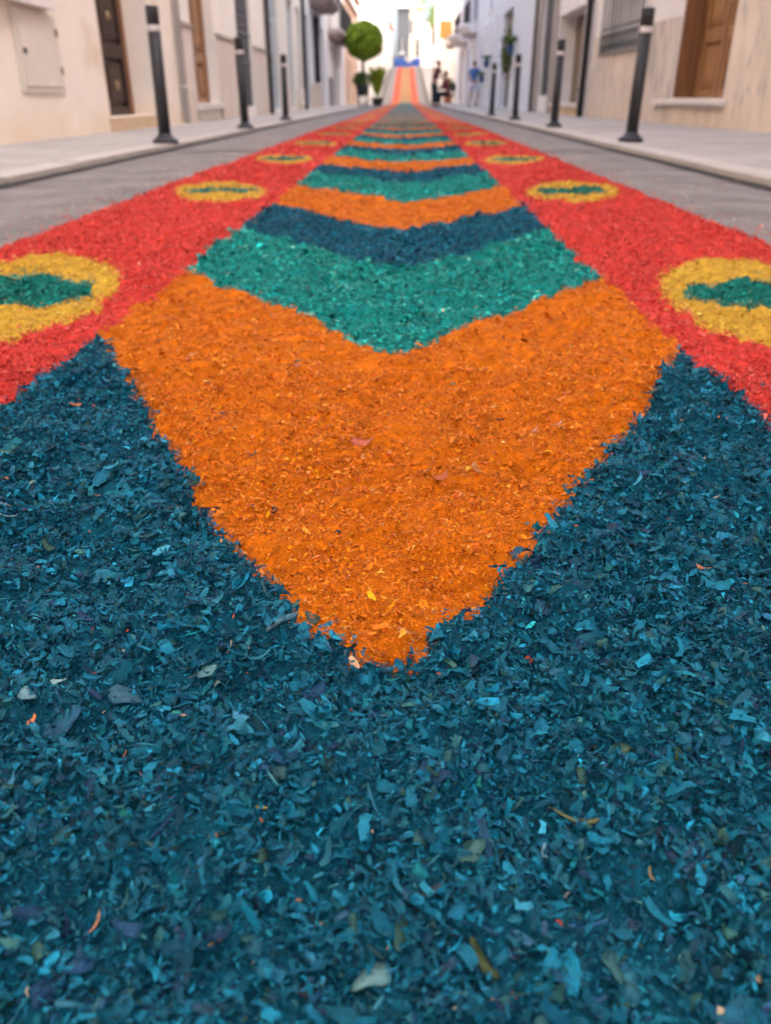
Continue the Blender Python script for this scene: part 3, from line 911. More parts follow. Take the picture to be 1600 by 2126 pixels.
        for dd in np.linspace(.05, proj * (.5 if curved else 1) - .1, 4):
            for uu in (u0 + .05, u1 - .05):
                br.box(uu - .008, uu + .008, dd - .008, dd + .008, z + .1, z + .1 + rail_h, s.mp)
        br.build('balusters', m_rail, bal)
        return bal

# ---- left row
hA = House('cream_house', 'peach cream house with a small meter door and dark walnut door', -1, -12, 12.7, 9.0, 3.19, 3.19, m_cream,
           [(9.55, 11.48, .17, 2.5, .36), (3.0, 4.3, 1.1, 2.6, .15), (-4, -2.7, 1.1, 2.6, .15), (4.5, 5.6, 4.6, 6.8, .15), (9.6, 10.8, 4.6, 6.8, .15), (-2, -.9, 4.6, 6.8, .15)])
dA = hA.door(9.55, 11.48, .17, 2.5, .36, m_wooddark, m_wood)
hA.box('door_step', 9.50, 11.53, -.34, .012, .0, .168, m_ystone)
for (uu, zz) in ((10.05, .50), (10.05, 1.22), (10.95, .50), (10.95, 1.22)):
    b = MB(); b.lathe([(.055, 0), (.055, .01), (.03, .03)], (0, 0, 0), 12, mp=lambda x, y, z: hA.mp(uu + x, -.34 + z, zz + y))
    b.build('door_stud', m_brass, dA)
hA.window(3.0, 4.3, 1.1, 2.6, .15, m_wood); hA.window(-4, -2.7, 1.1, 2.6, .15, m_wood)
for u in (4.5, 9.6, -2): hA.window(u, u + (1.2 if u > 9 else 1.1), 4.6, 6.8, .15, m_wood)
mb = hA.box('meter_box', 7.42, 8.34, .001, .022, .40, 1.02, m_metalbox, bevel=.006)
hA.box('meter_door', 7.49, 8.27, .022, .034, .45, .985, m_metalbox, mb, bevel=.004)
for zz in (.58, .88): hA.box('hinge', 8.255, 8.285, .03, .05, zz - .03, zz + .03, m_brass, mb)
hA.box('lock', 7.51, 7.55, .034, .05, .69, .73, m_iron, mb)
hA.box('box_hood', 6.6, 8.2, .002, .10, 1.05, 1.12, m_lav)
hA.pipe(12.62, .05, 8.8, mat('painted_pipe', (.50, .46, .43), .7), .045)

hB = House('stone_dado_house', 'pale cream house with pinkish stone dado, honey wood window and dark shutter', -1, 12.7, 20.9, 8.2, 3.19, 3.19, m_cream2,
           [(13.65, 15.30, .29, 2.5, .20), (17.35, 18.97, .21, 2.6, .10), (13.8, 15.0, 4.3, 6.4, .15), (17.4, 18.6, 4.3, 6.4, .15)])
hB.window(13.8, 15.0, 4.3, 6.4, .15, m_wood); hB.window(17.4, 18.6, 4.3, 6.4, .15, m_wood)
hB.door(13.65, 15.30, .29, 2.5, .20, m_wood2, m_wood, handle=False, name='window_shutter')
hB.box('sill', 13.50, 15.50, -.18, .09, .20, .285, m_sill, bevel=.012)
sh = hB.box('shutter', 17.36, 18.96, -.12, -.06, .22, 2.59, m_shut)
for i in range(16): hB.box('slat', 17.42, 18.90, -.06, -.045, .30 + i * .143, .40 + i * .143, m_shut, sh)
hB.box('shutter_rail', 17.36, 18.96, -.058, -.03, .98, 1.02, m_irong, sh); hB.box('shutter_rail', 17.36, 18.96, -.058, -.03, 1.48, 1.52, m_irong, sh)
for (a, c) in ((12.9, 13.62), (15.33, 17.32), (19.0, 20.85)):
    w = (c - a) / max(1, round((c - a) / .75)); k = round((c - a) / w)
    for i in range(k):
        hB.box('dado_slab', a + i * w + .003, a + (i + 1) * w - .003, .001, .022, .0, 1.27, m_dado, bevel=.003)
    hB.box('string_course', a, c, .001, .045, 1.276, 1.325, mat('string_stone', (.42, .36, .31), .8))
hB.pipe(20.80, .0, 8.1, m_zinc, .055)

hC = House('blue_white_house', 'white house with pale blue grey doors beside a dark downpipe', -1, 20.9, 28.2, 7.6, 3.19, 3.19, mat('warm_white_render', (.70, .66, .585), .9, .03, 1.5),
           [(21.5, 23.1, .12, 2.75, .12), (24.8, 26.0, .12, 2.75, .12), (26.9, 27.7, .3, 2.7, .15), (22, 23.1, 4.2, 6.2, .15), (25, 26.1, 4.2, 6.2, .15)])
hC.door(21.5, 23.1, .12, 2.75, .12, m_bluegrey); hC.door(24.8, 26.0, .12, 2.75, .12, m_bluegrey); hC.window(26.9, 27.7, .3, 2.7, .15, m_bluegrey)
hC.window(22, 23.1, 4.2, 6.2, .15, m_bluegrey); hC.window(25, 26.1, 4.2, 6.2, .15, m_bluegrey)
hC.box('plinth', 23.15, 24.75, .001, .03, .0, .62, m_dado); hC.box('plinth', 26.05, 28.1, .001, .03, .0, .62, m_dado)
hC.pipe(28.1, .0, 7.4, m_zinc, .06)

hD = House('balcony_house', 'pale grey house with a heavy stone balcony past the blue grey doors', -1, 28.2, 36.6, 7.4, 3.19, 3.19, mat('cool_grey_render', (.58, .59, .60), .9, .03, 1.5),
           [(28.9, 30.0, .1, 2.7, .15), (31.7, 33.2, .85, 2.9, .12), (34.3, 35.4, .1, 2.7, .15), (31.6, 33.0, 3.5, 5.8, .15)])
hD.door(28.9, 30.0, .1, 2.7, .15, mat('slate_paint', (.13, .145, .165), .6)); hD.window(31.7, 33.2, .85, 2.9, .12, m_shut); hD.door(34.3, 35.4, .1, 2.7, .15, m_bluegrey)
hD.window(31.6, 33.0, 3.5, 5.8, .15, m_bluegrey)
hD.box('plinth', 30.05, 34.25, .001, .03, .0, .78, mat('beige_plinth', (.56, .47, .39), .8)); hD.grille(31.7, 33.2, .85, 2.9, .05, m_iron, 8, False)
hD.balcony(30.6, 34.6, 3.25, .75, m_balc, m_iron)

hE = House('lavender_house', 'lavender white house with dark metal lower gate before the sunlit wall', -1, 36.6, 47.5, 6.4, 3.19, 3.19, m_lav,
           [(37.4, 39.8, .05, 1.15, .06), (41.5, 42.7, .1, 2.5, .15), (38, 39.2, 2.9, 4.9, .15), (43.5, 44.7, 2.9, 4.9, .15)])
hE.door(41.5, 42.7, .1, 2.5, .15, m_grey)
hE.window(38, 39.2, 2.9, 4.9, .15, m_bluegrey); hE.window(43.5, 44.7, 2.9, 4.9, .15, m_bluegrey)
gt = hE.box('metal_gate', 37.4, 39.8, -.1, -.05, .06, 1.15, m_shut)
for i in range(10): hE.box('gate_slat', 37.45 + i * .235, 37.63 + i * .235, -.05, -.03, .1, 1.1, m_irong, gt)
hE.balcony(37.4, 45.3, 2.75, .55, mat('pinkish_balcony', (.50, .41, .38), .85), m_iron)
hE.box('canopy', 40.8, 43.4, .002, .5, 2.58, 2.68, m_shut)

hF = House('sunlit_peach_house', 'sunlit peach and cream house behind the topiary tree', -1, 47.5, 58.5, 5.4, 3.19, 3.19, m_peach,
           [(49, 50.1, .1, 2.3, .15), (52, 53, .9, 2.3, .15), (55.5, 56.6, .1, 2.3, .15), (52, 53, 3.2, 4.6, .15)])
hF.door(49, 50.1, .1, 2.3, .15, m_wood2); hF.window(52, 53, .9, 2.3, .15, m_white); hF.door(55.5, 56.6, .1, 2.3, .15, m_wood2); hF.window(52, 53, 3.2, 4.6, .15, m_white)
hF.box('cornice', 47.5, 58.5, .002, .2, 5.0, 5.2, m_white2)

hG = House('tall_white_house', 'tall sunlit white house at the foot of the slope', -1, 58.5, 78, 11.5, 3.05, 2.75, m_white2,
           [(61, 62.2, 1.0, 2.8, .15), (66, 67.2, 1.2, 3.0, .15), (61, 62.2, 4.4, 6.2, .15), (66, 67.2, 4.4, 6.2, .15), (72, 73.2, 4.4, 6.2, .15)])
for (u, z) in ((61, 1.0), (66, 1.2), (61, 4.4), (66, 4.4), (72, 4.4)): hG.window(u, u + 1.2, z, z + 1.8, .15, m_white)
hH = House('upper_white_house', 'sunlit white house halfway up the slope with a red shop fascia', -1, 78, 112, 14.0, 2.75, 1.75, m_white,
           [(82, 83.2, 4.2, 6, .15), (90, 91.2, 4.8, 6.6, .15), (98, 99.2, 5.4, 7.2, .15)])
for (u, z) in ((82, 4.2), (90, 4.8), (98, 5.4)): hH.window(u, u + 1.2, z, z + 1.8, .15, m_white)
hH.box('shop_fascia', 101, 111, .002, .25, 7.4, 8.1, mat('red_fascia', (.55, .10, .10), .6))

# ---- right row
hR1 = House('travertine_house', 'house clad in travertine with a carved wood door and grilled window', 1, -12, 16.75, 12.5, 4.55, 3.33, m_lav,
            [(10.30, 12.0, .36, 2.7, .28), (13.55, 15.6, 1.06, 2.5, .12), (2.5, 3.8, 1.1, 2.6, .15), (5.5, 6.8, .3, 2.6, .25), (3, 4.2, 4.8, 7, .15), (10.4, 11.6, 4.8, 7, .15), (14, 15.2, 4.8, 7, .15)])
hR1.door(10.30, 12.0, .36, 2.7, .28, m_wood2, m_wood, leaves=2, rows=3)
# wood lining of the jambs
hR1.box('jamb_lining', 11.955, 11.998, -.23, -.004, .365, 2.695, m_wood)
hR1.box('jamb_lining', 10.302, 10.345, -.23, -.004, .365, 2.695, m_wood)
hR1.box('sill', 10.12, 12.55, -.20, .11, .275, .355, m_sill, bevel=.02)
hR1.window(13.55, 15.6, 1.06, 2.5, .12, m_white, 3, 2, sill=False, gm=m_white)
hR1.grille(13.50, 15.65, 1.02, 2.55, .10, mat('grey_green_iron', (.075, .085, .085), .6, .1, 10), 10, True)
hR1.window(2.5, 3.8, 1.1, 2.6, .15, m_wood); hR1.door(5.5, 6.8, .3, 2.6, .25, m_wood2, m_wood)
for u in (3, 10.4, 14): hR1.window(u, u + 1.2, 4.8, 7, .15, m_wood)
slabs = [(-2.0, 5.45, 1.5), (6.85, 10.25, 1.13), (12.05, 16.45, 1.1)]
for (a, c, w0) in slabs:
    k = max(1, round((c - a) / w0)); w = (c - a) / k
    for i in range(k):
        ua, ub = a + i * w + .002, a + (i + 1) * w - .002
        zt = 1.30 if a > 11 else 1.33
        if 13.3 < (ua + ub) / 2 < 15.7:
            zt = 1.015
        hR1.box('travertine_slab', ua, ub, .001, .022, .0, zt, m_trav2 if (i % 3 == 0 and a > 11) else m_trav, bevel=.002)
hR1.box('travertine_slab', 10.25, 12.05, .001, .02, .0, .27, m_trav, bevel=.002)
hR1.pipe(16.68, .05, 12.2, m_brownpipe, .058, .09)

hR2 = House('white_recess_house', 'white house with a brown plank door in a deep recess past the travertine wall', 1, 16.75, 23.4, 12.0, 3.33, 3.30, m_lav,
            [(17.5, 20.3, .27, 1.92, .40), (20.9, 22.6, .42, 2.7, .12), (18, 19.2, 4.8, 7, .15)])
dd = hR2.box('plank_door', 17.5, 20.3, -.44, -.40, .27, 1.92, m_woodbrown)
for i in range(8): hR2.box('plank', 17.52, 20.28, -.40, -.385, .28 + i * .203, .475 + i * .203, m_woodbrown, dd)
hR2.box('door_step', 17.3, 20.5, -.38, .06, .20, .268, m_sill, bevel=.01); hR2.box('step_riser', 17.35, 20.45, -.3, .02, .0, .198, m_ystone)
sh = hR2.box('shutter', 20.9, 22.6, -.14, -.08, .42, 2.7, m_shut)
for i in range(15): hR2.box('slat', 20.95, 22.55, -.08, -.065, .5 + i * .145, .6 + i * .145, m_iron, sh)
hR2.window(18, 19.2, 4.8, 7, .15, m_wood)
for (a, c) in ((20.42, 20.86), (22.64, 23.1)):
    hR2.box('stone_jamb', a, c, .001, .05, .0, 2.9, mat('grey_beige_stone', (.36, .31, .27), .8))
hR2.pipe(23.3, .0, 11.8, mat('taupe_pipe', (.16, .14, .13), .6), .05)
b = MB(); b.box(20.2, 20.24, .0, .25, 2.75, 2.78, hR2.mp); wl = b.build('wall_lamp', m_iron, hR2.root)
b = MB(); b.lathe([(.03, 0), (.10, .05), (.10, .3), (.05, .36)], hR2.mp(20.22, .25, 2.42), 10); b.build('lamp_shade', m_white, wl)

m_coolw = mat('cool_white_render', (.66, .67, .70), .9, .03, 1.5)
hR3 = House('plain_white_house', 'plain white house wall with potted plants hung beside a brown door', 1, 23.4, 33.2, 11.5, 3.30, 3.30, m_coolw,
            [(29.0, 31.9, .10, 2.9, .25), (25, 26.2, 4.6, 6.8, .15)])
hR3.door(29.0, 31.9, .10, 2.9, .25, mat('tan_door', (.30, .215, .14), .6), m_woodbrown); hR3.window(25, 26.2, 4.6, 6.8, .15, m_white)
hR3.box('dado_panel', 23.6, 28.9, .001, .02, .0, .90, m_coolw)
hR4 = House('white_pilaster_house', 'white house with pale pilasters behind the person in the blue shirt', 1, 33.2, 42.5, 11.0, 3.30, 3.30, m_coolw,
            [(34.2, 35.0, .1, 2.6, .15), (38.8, 40.2, .1, 2.7, .15), (36, 37.2, 3.4, 5.6, .15)])
hR4.door(34.2, 35.0, .1, 2.6, .15, m_bluegrey); hR4.door(38.8, 40.2, .1, 2.7, .15, m_grey); hR4.window(36, 37.2, 3.4, 5.6, .15, m_white)
for u in (33.4, 36.0, 37.8, 41.2): hR4.box('pilaster', u, u + .5, .001, .10, .0, 3.0, m_white)
hR5 = House('curved_balcony_house', 'white house with curved balconies above dark shop doors', 1, 42.5, 60, 11.0, 3.30, 3.25, m_coolw,
            [(43.5, 44.8, .1, 2.6, .15), (48, 49.4, .1, 2.7, .15), (53.5, 55.5, .1, 2.8, .15), (44, 46, 3.7, 5.9, .15), (51, 53, 3.7, 5.9, .15)])
hR5.door(43.5, 44.8, .1, 2.6, .15, m_shut); hR5.door(48, 49.4, .1, 2.7, .15, m_shut); hR5.door(53.5, 55.5, .1, 2.8, .15, m_wood2)
hR5.window(44, 46, 3.7, 5.9, .15, m_shut); hR5.window(51, 53, 3.7, 5.9, .15, m_bluegrey)
hR5.balcony(42.9, 47.5, 3.35, .85, m_white, m_iron, curved=True); hR5.balcony(49.5, 55, 3.35, .95, m_white, m_iron, curved=True)
hR6 = House('orange_sign_house', 'pale sunlit house with a hanging sign at the foot of the slope', 1, 60, 70, 10.0, 3.3, 3.5, m_cream2,
            [(60.8, 61.8, .2, 2.6, .15), (63, 64.2, .3, 2.5, .15), (66, 67, .4, 2.8, .15), (68, 69.2, .8, 2.9, .15), (62, 63.2, 4.0, 6.2, .15), (66, 67.2, 4.0, 6.2, .15)])
hR6.door(60.8, 61.8, .2, 2.6, .15, m_shut); hR6.window(66, 67, .4, 2.8, .15, m_shut)
for u in (62, 66): hR6.window(u, u + 1.2, 4.0, 6.2, .15, m_shut)
hR6.balcony(65.4, 67.8, 3.7, .6, m_balc, m_iron)
hR6.door(63, 64.2, .3, 2.5, .15, m_wood2); hR6.door(68, 69.2, .8, 2.9, .15, m_wood2)
sg = hR6.box('sign_panel', 64.0, 64.12, .25, 1.1, 4.05, 5.0, mat('orange_sign', (.80, .42, .10), .6)); hR6.box('sign_arm', 64.04, 64.08, .0, 1.1, 5.0, 5.05, m_iron, sg)
hR7 = House('upper_cream_house', 'cream house halfway up the slope on the side of the hanging sign', 1, 70, 112, 11.5, 3.5, 3.4, m_cream2,
            [(71, 72.4, .9, 3.2, .15), (76, 77.2, 1.6, 4.0, .15), (80, 82, 1.8, 4.4, .15), (84, 86, 2.4, 4.8, .15), (92, 93.5, 3.2, 5.6, .15), (102, 104, 4.2, 6.4, .15), (73, 74.4, 5.0, 7.2, .15), (83, 84.4, 6.4, 8.6, .15), (88, 89.2, 3.2, 5.2, .15), (96, 97.2, 3.6, 5.6, .15)])
hR7.door(76, 77.2, 1.6, 4.0, .15, m_wood2)
for (u, w_, z) in ((71, 1.4, .9), (80, 2, 1.8), (84, 2, 2.4), (92, 1.5, 3.2), (102, 2, 4.2), (73, 1.4, 5.0), (83, 1.4, 6.4)): hR7.window(u, u + w_, z, {.9: 3.2, 1.8: 4.4, 2.4: 4.8, 3.2: 5.6, 4.2: 6.4, 5.0: 7.2, 6.4: 8.6}[z], .15, m_shut)
hR7.balcony(72.6, 75, 4.7, .7, m_balc, m_iron)
hR7.window(88, 89.2, 3.2, 5.2, .15, m_white); hR7.window(96, 97.2, 3.6, 5.6, .15, m_white)

# ---- houses closing the view at the top of the street
def end_house(name, label, x0, x1, y, zt, m, gable=False, ops=()):
    z0 = gz(y) - .2
    r = thing(name, label, 'house', ((x0 + x1) / 2, y, z0))
    b = MB()
    if gable:
        xm = (x0 + x1) / 2
        pr = [(x0, z0), (x1, z0), (x1, zt - 1.4), (xm, zt), (x0, zt - 1.4)]
    else:
        pr = [(x0, z0), (x1, z0), (x1, zt), (x0, zt)]
    n = len(pr)
    b.add([(p[0], y, p[1]) for p in pr] + [(p[0], y + 9, p[1]) for p in pr], [tuple(range(n)), tuple(range(2 * n - 1, n - 1, -1))] + [(i, i + n, (i + 1) % n + n, (i + 1) % n) for i in range(n)])
    b.build('wall', m, r)
    b = MB(); b.box(x0 - .15, x1 + .15, y - .2, y + 9.2, zt + .002 if not gable else zt - 1.62, zt + .25 if not gable else zt - 1.42); b.build('cornice', m_white2, r)
    for (a, c, za, zb) in ops:
        b = MB(); b.box(a, c, y - .05, y - .003, za, zb); w = b.build('window', m_glass, r)
        b = MB(); b.box(a - .1, c + .1, y - .12, y - .052, za - .12, za); b.build('sill', m_white, w)
        b = MB(); b.box((a + c) / 2 - .04, (a + c) / 2 + .04, y - .07, y - .052, za + .01, zb); b.build('mullion', m_white, w)
    return r
end_house('grey_end_house', 'narrow grey house in shade at the top of the street', -1.25, .45, 128, 11.3, mat('dark_grey_stone', (.10, .10, .105), .9, .1, 1.0), False, [(-.9, -.3, 6, 7.6)])
end_house('cream_end_house', 'sunlit cream house closing the top of the street', -.6, 2.6, 141, 14.0, mat('warm_cream_render', (.74, .58, .40), .9, .04, 2), True, [(.2, 1.0, 9, 11), (1.4, 2.1, 6, 8.5)])
end_house('white_end_house', 'white gabled house beyond the trees at the top of the street', 3.0, 9.5, 150, 12.5, m_white2, True, [(4, 5.2, 8, 10)])

# ------------------------------------------------------------------ plants
def leaf_mat(name, col):
    return mat(name, col, .55, .45, 9.0, spec=.3)
m_leaf = leaf_mat('topiary_leaf', (0.22, 0.33, 0.02))
m_leafd = leaf_mat('dark_leaf', (0.075, 0.14, 0.022))
m_leafb = leaf_mat('bright_leaf', (0.17, 0.24, 0.05))
m_bark = mat('bark', (.10, .07, .05), .9, .2, 8)
m_pot = mat('dark_planter', (.035, .037, .042), .6, .1, 6)
m_bluepot = mat('blue_glaze', (.03, .10, .24), .3, .1, 6, spec=.5)

def leaves(c, rx, ry, rz, n, size, squash=0, shell=.75, flat_top=0):
    """leaf quads spread through an ellipsoid's outer shell, in clumps"""
    cl = rng.normal(0, 1, (max(6, n // 40), 3)); cl /= np.linalg.norm(cl, axis=1)[:, None]
    d = cl[rng.integers(0, len(cl), n)] + rng.normal(0, .28, (n, 3))
    d /= np.linalg.norm(d, axis=1)[:, None]
    rad = shell + (1.03 - shell) * rng.random((n, 1)) ** .6
    rad = rad * (1 + .07 * np.sin(d[:, :1] * 5 + 1) * np.cos(d[:, 1:2] * 4 + d[:, 2:3] * 6))
    P = d * rad * np.array([rx, ry, rz]) + np.array(c)
    a = rng.normal(0, 1, (n, 3)) + d * .3; a /= np.linalg.norm(a, axis=1)[:, None]
    b = np.cross(a, rng.normal(0, 1, (n, 3))); b /= np.linalg.norm(b, axis=1)[:, None]
    s = size * (.6 + .8 * rng.random((n, 1)))
    V = np.stack([P - a * s * .5, P + b * s * .28 + a * s * .05, P + a * s * .5, P - b * s * .28 + a * s * .05], 1)
    return V.reshape(-1, 3), np.arange(n * 4).reshape(-1, 4)

def leaf_obj(name, V, F4, m, parent):
    off = np.array(ROOTS.get(root_of(parent), Vector((0, 0, 0))))
    return np_mesh(name, V - off, F4, None, m, parent)

# two-tier topiary in a slatted planter
tx, ty = -1.92, 40.5
t = thing('topiary_tree', 'clipped round topiary tree with two tiers in a slatted planter', 'tree', (tx, ty, .035))
b = MB(); b.tube([(tx, ty, .5), (tx + .02, ty, 1.2), (tx, ty, 1.75), (tx + .03, ty, 2.4)], .065, 8, .05); b.build('trunk', m_bark, t)
b = MB(); b.ball((tx + .07, ty, 2.59), .70, .70, .60, 18, 12, .02); b.build('crown_core', m_leaf, t)
leaf_obj('crown', *leaves((tx + .07, ty, 2.60), .82, .82, .73, 4600, .125, shell=.78), m_leaf, t)
b = MB(); b.ball((tx - .07, ty, 1.06), .26, .26, .22, 14, 8, .03); b.build('lower_crown_core', m_leafd, t)
leaf_obj('lower_crown', *leaves((tx - .05, ty, 1.06), .40, .38, .34, 1900, .065, shell=.75), m_leafd, t)
b = MB(); b.lathe([(.24, .42), (.30, .86), (.27, .87), (.24, .80)], (tx - .02, ty, .035), 14); b.build('planter_bowl', m_pot, t)
for i in range(8):
    a = 2 * math.pi * i / 8
    b = MB(); b.tube([(tx - .02 + .20 * math.cos(a), ty + .20 * math.sin(a), .035), (tx - .02 + .26 * math.cos(a), ty + .26 * math.sin(a), .70)], .022, 6); b.build('planter_leg', m_iron, t)

def arching_plant(name, label, x, y, z, h, spread, n, potr, poth, m, mpot, group=None, droop=.6, cat='plant'):
    r = thing(name, label, cat, (x, y, z), group)
    b = MB(); b.lathe([(potr * .72, 0), (potr, poth * .9), (potr * 1.06, poth * .92), (potr * 1.06, poth), (potr * .9, poth), (potr * .86, poth * .85)], (x, y, z), 14); b.build('pot', mpot, r)
    for i in range(n):
        a = random.uniform(0, 6.28); rr = spread * random.uniform(.5, 1); hh = h * random.uniform(.55, 1)
        w = random.uniform(.03, .06)
        vs = []
        for k in range(5):
            q = k / 4
            px = x + math.cos(a) * rr * q; py = y + math.sin(a) * rr * q
            pz = z + poth * .85 + hh * (q * (1.6 - droop * q * 1.2))
            ww = w * math.sin(math.pi * min(.97, q * .85 + .12))
            vs += [(px - math.sin(a) * ww, py + math.cos(a) * ww, pz), (px, py, pz - ww * .4), (px + math.sin(a) * ww, py - math.cos(a) * ww, pz)]
        fs = []
        for k in range(4):
            o = k * 3
            fs += [(o, o + 1, o + 4, o + 3), (o + 1, o + 2, o + 5, o + 4)]
        b = MB(); b.add(vs, fs, True); b.build('leaf', m, r)
    return r
arching_plant('potted_palm', 'tall leafy green plant in a dark pot beside the topiary tree', -1.36, 43, .035, 1.65, .62, 150, .28, .34, m_leaf, m_pot)
# pots hung on the white wall
def wall_pot(u, z, label, n=26, s=1.0):
    x = 3.30 - .17
    return arching_plant('hanging_pot', label, x - .02, u, z, .42 * s, .30 * s, n, .12, .24, m_leafd, m_bluepot, 'blue pots hung on the white wall', 1.0, 'flower pot')
wall_pot(27.6, 1.52, 'blue glazed pot with trailing plant hung on the white wall closest to the camera', 34, 1.25)
wall_pot(35.45, 1.42, 'blue glazed pot with trailing plant hung higher beside the grey door')
wall_pot(37.4, .92, 'blue glazed pot with trailing plant hung lowest on the wall by the blue shirt')
# climber by the brown door
cl = thing('climbing_plant', 'olive green climbing plant growing up beside the brown door', 'plant', (3.22, 28.75, .085))
b = MB(); b.tube([(3.2, 28.8, .08), (3.22, 28.72, .8), (3.2, 28.85, 1.5), (3.22, 28.75, 2.2)], .025, 6); b.build('stem', m_bark, cl)
V1, F1 = leaves((3.14, 28.85, 1.65), .16, .42, .75, 700, .10, shell=.3)
leaf_obj('foliage', V1, F1, mat('olive_leaf', (.10, .12, .035), .6, .4, 9), cl)

def tree(name, label, x, y, h, rad, m, n):
    z = gz(y)
    r = thing(name, label, 'tree', (x, y, z))
    b = MB(); b.tube([(x, y, z - .1), (x + .1, y, z + h * .3), (x, y + .1, z + h * .6)], .18, 8, .09); tr = b.build('trunk', m_bark, r)
    for k in range(5):
        a = k * 1.3
        b = MB(); b.tube([(x, y, z + h * .5), (x + math.cos(a) * rad * .5, y + math.sin(a) * rad * .5, z + h * .75)], .07, 6, .02); b.build('limb', m_bark, tr)
    Vs, Fs, off = [], [], 0
    for k in range(9):
        a = random.uniform(0, 6.28); q = random.uniform(.2, .65) * rad
        V, F = leaves((x + math.cos(a) * q, y + math.sin(a) * q, z + h * random.uniform(.62, .92)), rad * .5, rad * .5, rad * .38, n // 9, .22, shell=.3)
        Vs.append(V); Fs.append(F + off); off += len(V)
    leaf_obj('crown', np.concatenate(Vs), np.concatenate(Fs), m, r)
tree('street_tree', 'bright leafy tree above the houses at the top of the street', 3.6, 121, 8.2, 2.3, m_leafb, 1800)
tree('street_tree', 'darker tree in front of the white gabled house at the top', 4.6, 133, 9.0, 1.8, m_leaf, 1200)
arching_plant('potted_shrub', 'terracotta pot with green shrub behind the standing person', 2.9, 62, gz(62) + .045, 1.3, .6, 36, .35, .6, m_leafd, mat('terracotta', (.50, .20, .10), .8))

# barrier draped in blue canvas across the top of the street
by = 113.0; bz = gz(by) + .0
br = thing('street_barrier', 'street barrier draped in blue canvas across the top of the slope', 'barrier', (.1, by, bz))
for xx in (-1.5, 0.15, 1.8):
    b = MB(); b.box(xx - .03, xx + .03, by + .03, by + .09, bz - .05, bz + 1.25); b.box(xx - .04, xx + .04, by - .35, by + .45, bz - .01, bz + .05); b.build('barrier_leg', m_irong, br)
b = MB(); b.box(-1.52, 1.82, by + .03, by + .09, bz + 1.2, bz + 1.26); b.build('top_rail', m_irong, br)
m_blue = mat('blue_canvas', (.055, .13, .42), .8, .15, 3)
vs = []; n = 26
for i in range(n + 1):
    xx = -1.5 + 3.3 * i / n
    top = 1.08 - .55 * math.exp(-((xx - .33) / .42) ** 2) - .12 * abs(math.sin(i * 1.1))
    for q in (.02, .35, .7, 1.0):
        vs.append((xx, by - .04 + .05 * math.sin(i * 1.4) * (1.2 - q), bz + .04 + (top - .04) * q))
b = MB(); b.add(vs, [(i * 4 + k, i * 4 + 4 + k, i * 4 + 5 + k, i * 4 + 1 + k) for i in range(n) for k in range(3)], True); b.build('blue_canvas', m_blue, br)
b = MB(); b.box(-.08, .73, by + .10, by + .14, bz + .1, bz + 1.15); b.build('white_panel', m_white2, br)

# ------------------------------------------------------------------ people
m_skin = mat('skin', (.42, .23, .16), .6, .06, 12)
def skin_obj(name, pts, edges, m, parent, root=0, sub=2):
    me = bpy.data.meshes.new(name)
    off = ROOTS[root_of(parent)] if parent is not None else Vector((0, 0, 0))
    me.from_pydata([Vector(p[0]) - off for p in pts], edges, [])
    me.update()
    o = link_mesh(name, me, m, parent)
    sk = o.modifiers.new('skin', 'SKIN')
    if not me.skin_vertices:
        return o
    dat = me.skin_vertices[0].data
    for i, p in enumerate(pts):
        r = p[1] if isinstance(p[1], tuple) else (p[1], p[1])
        dat[i].radius = r
        dat[i].use_root = (i == root)
    sk.use_smooth_shade = True
    ss = o.modifiers.new('sub', 'SUBSURF'); ss.levels = sub; ss.render_levels = sub
    return o

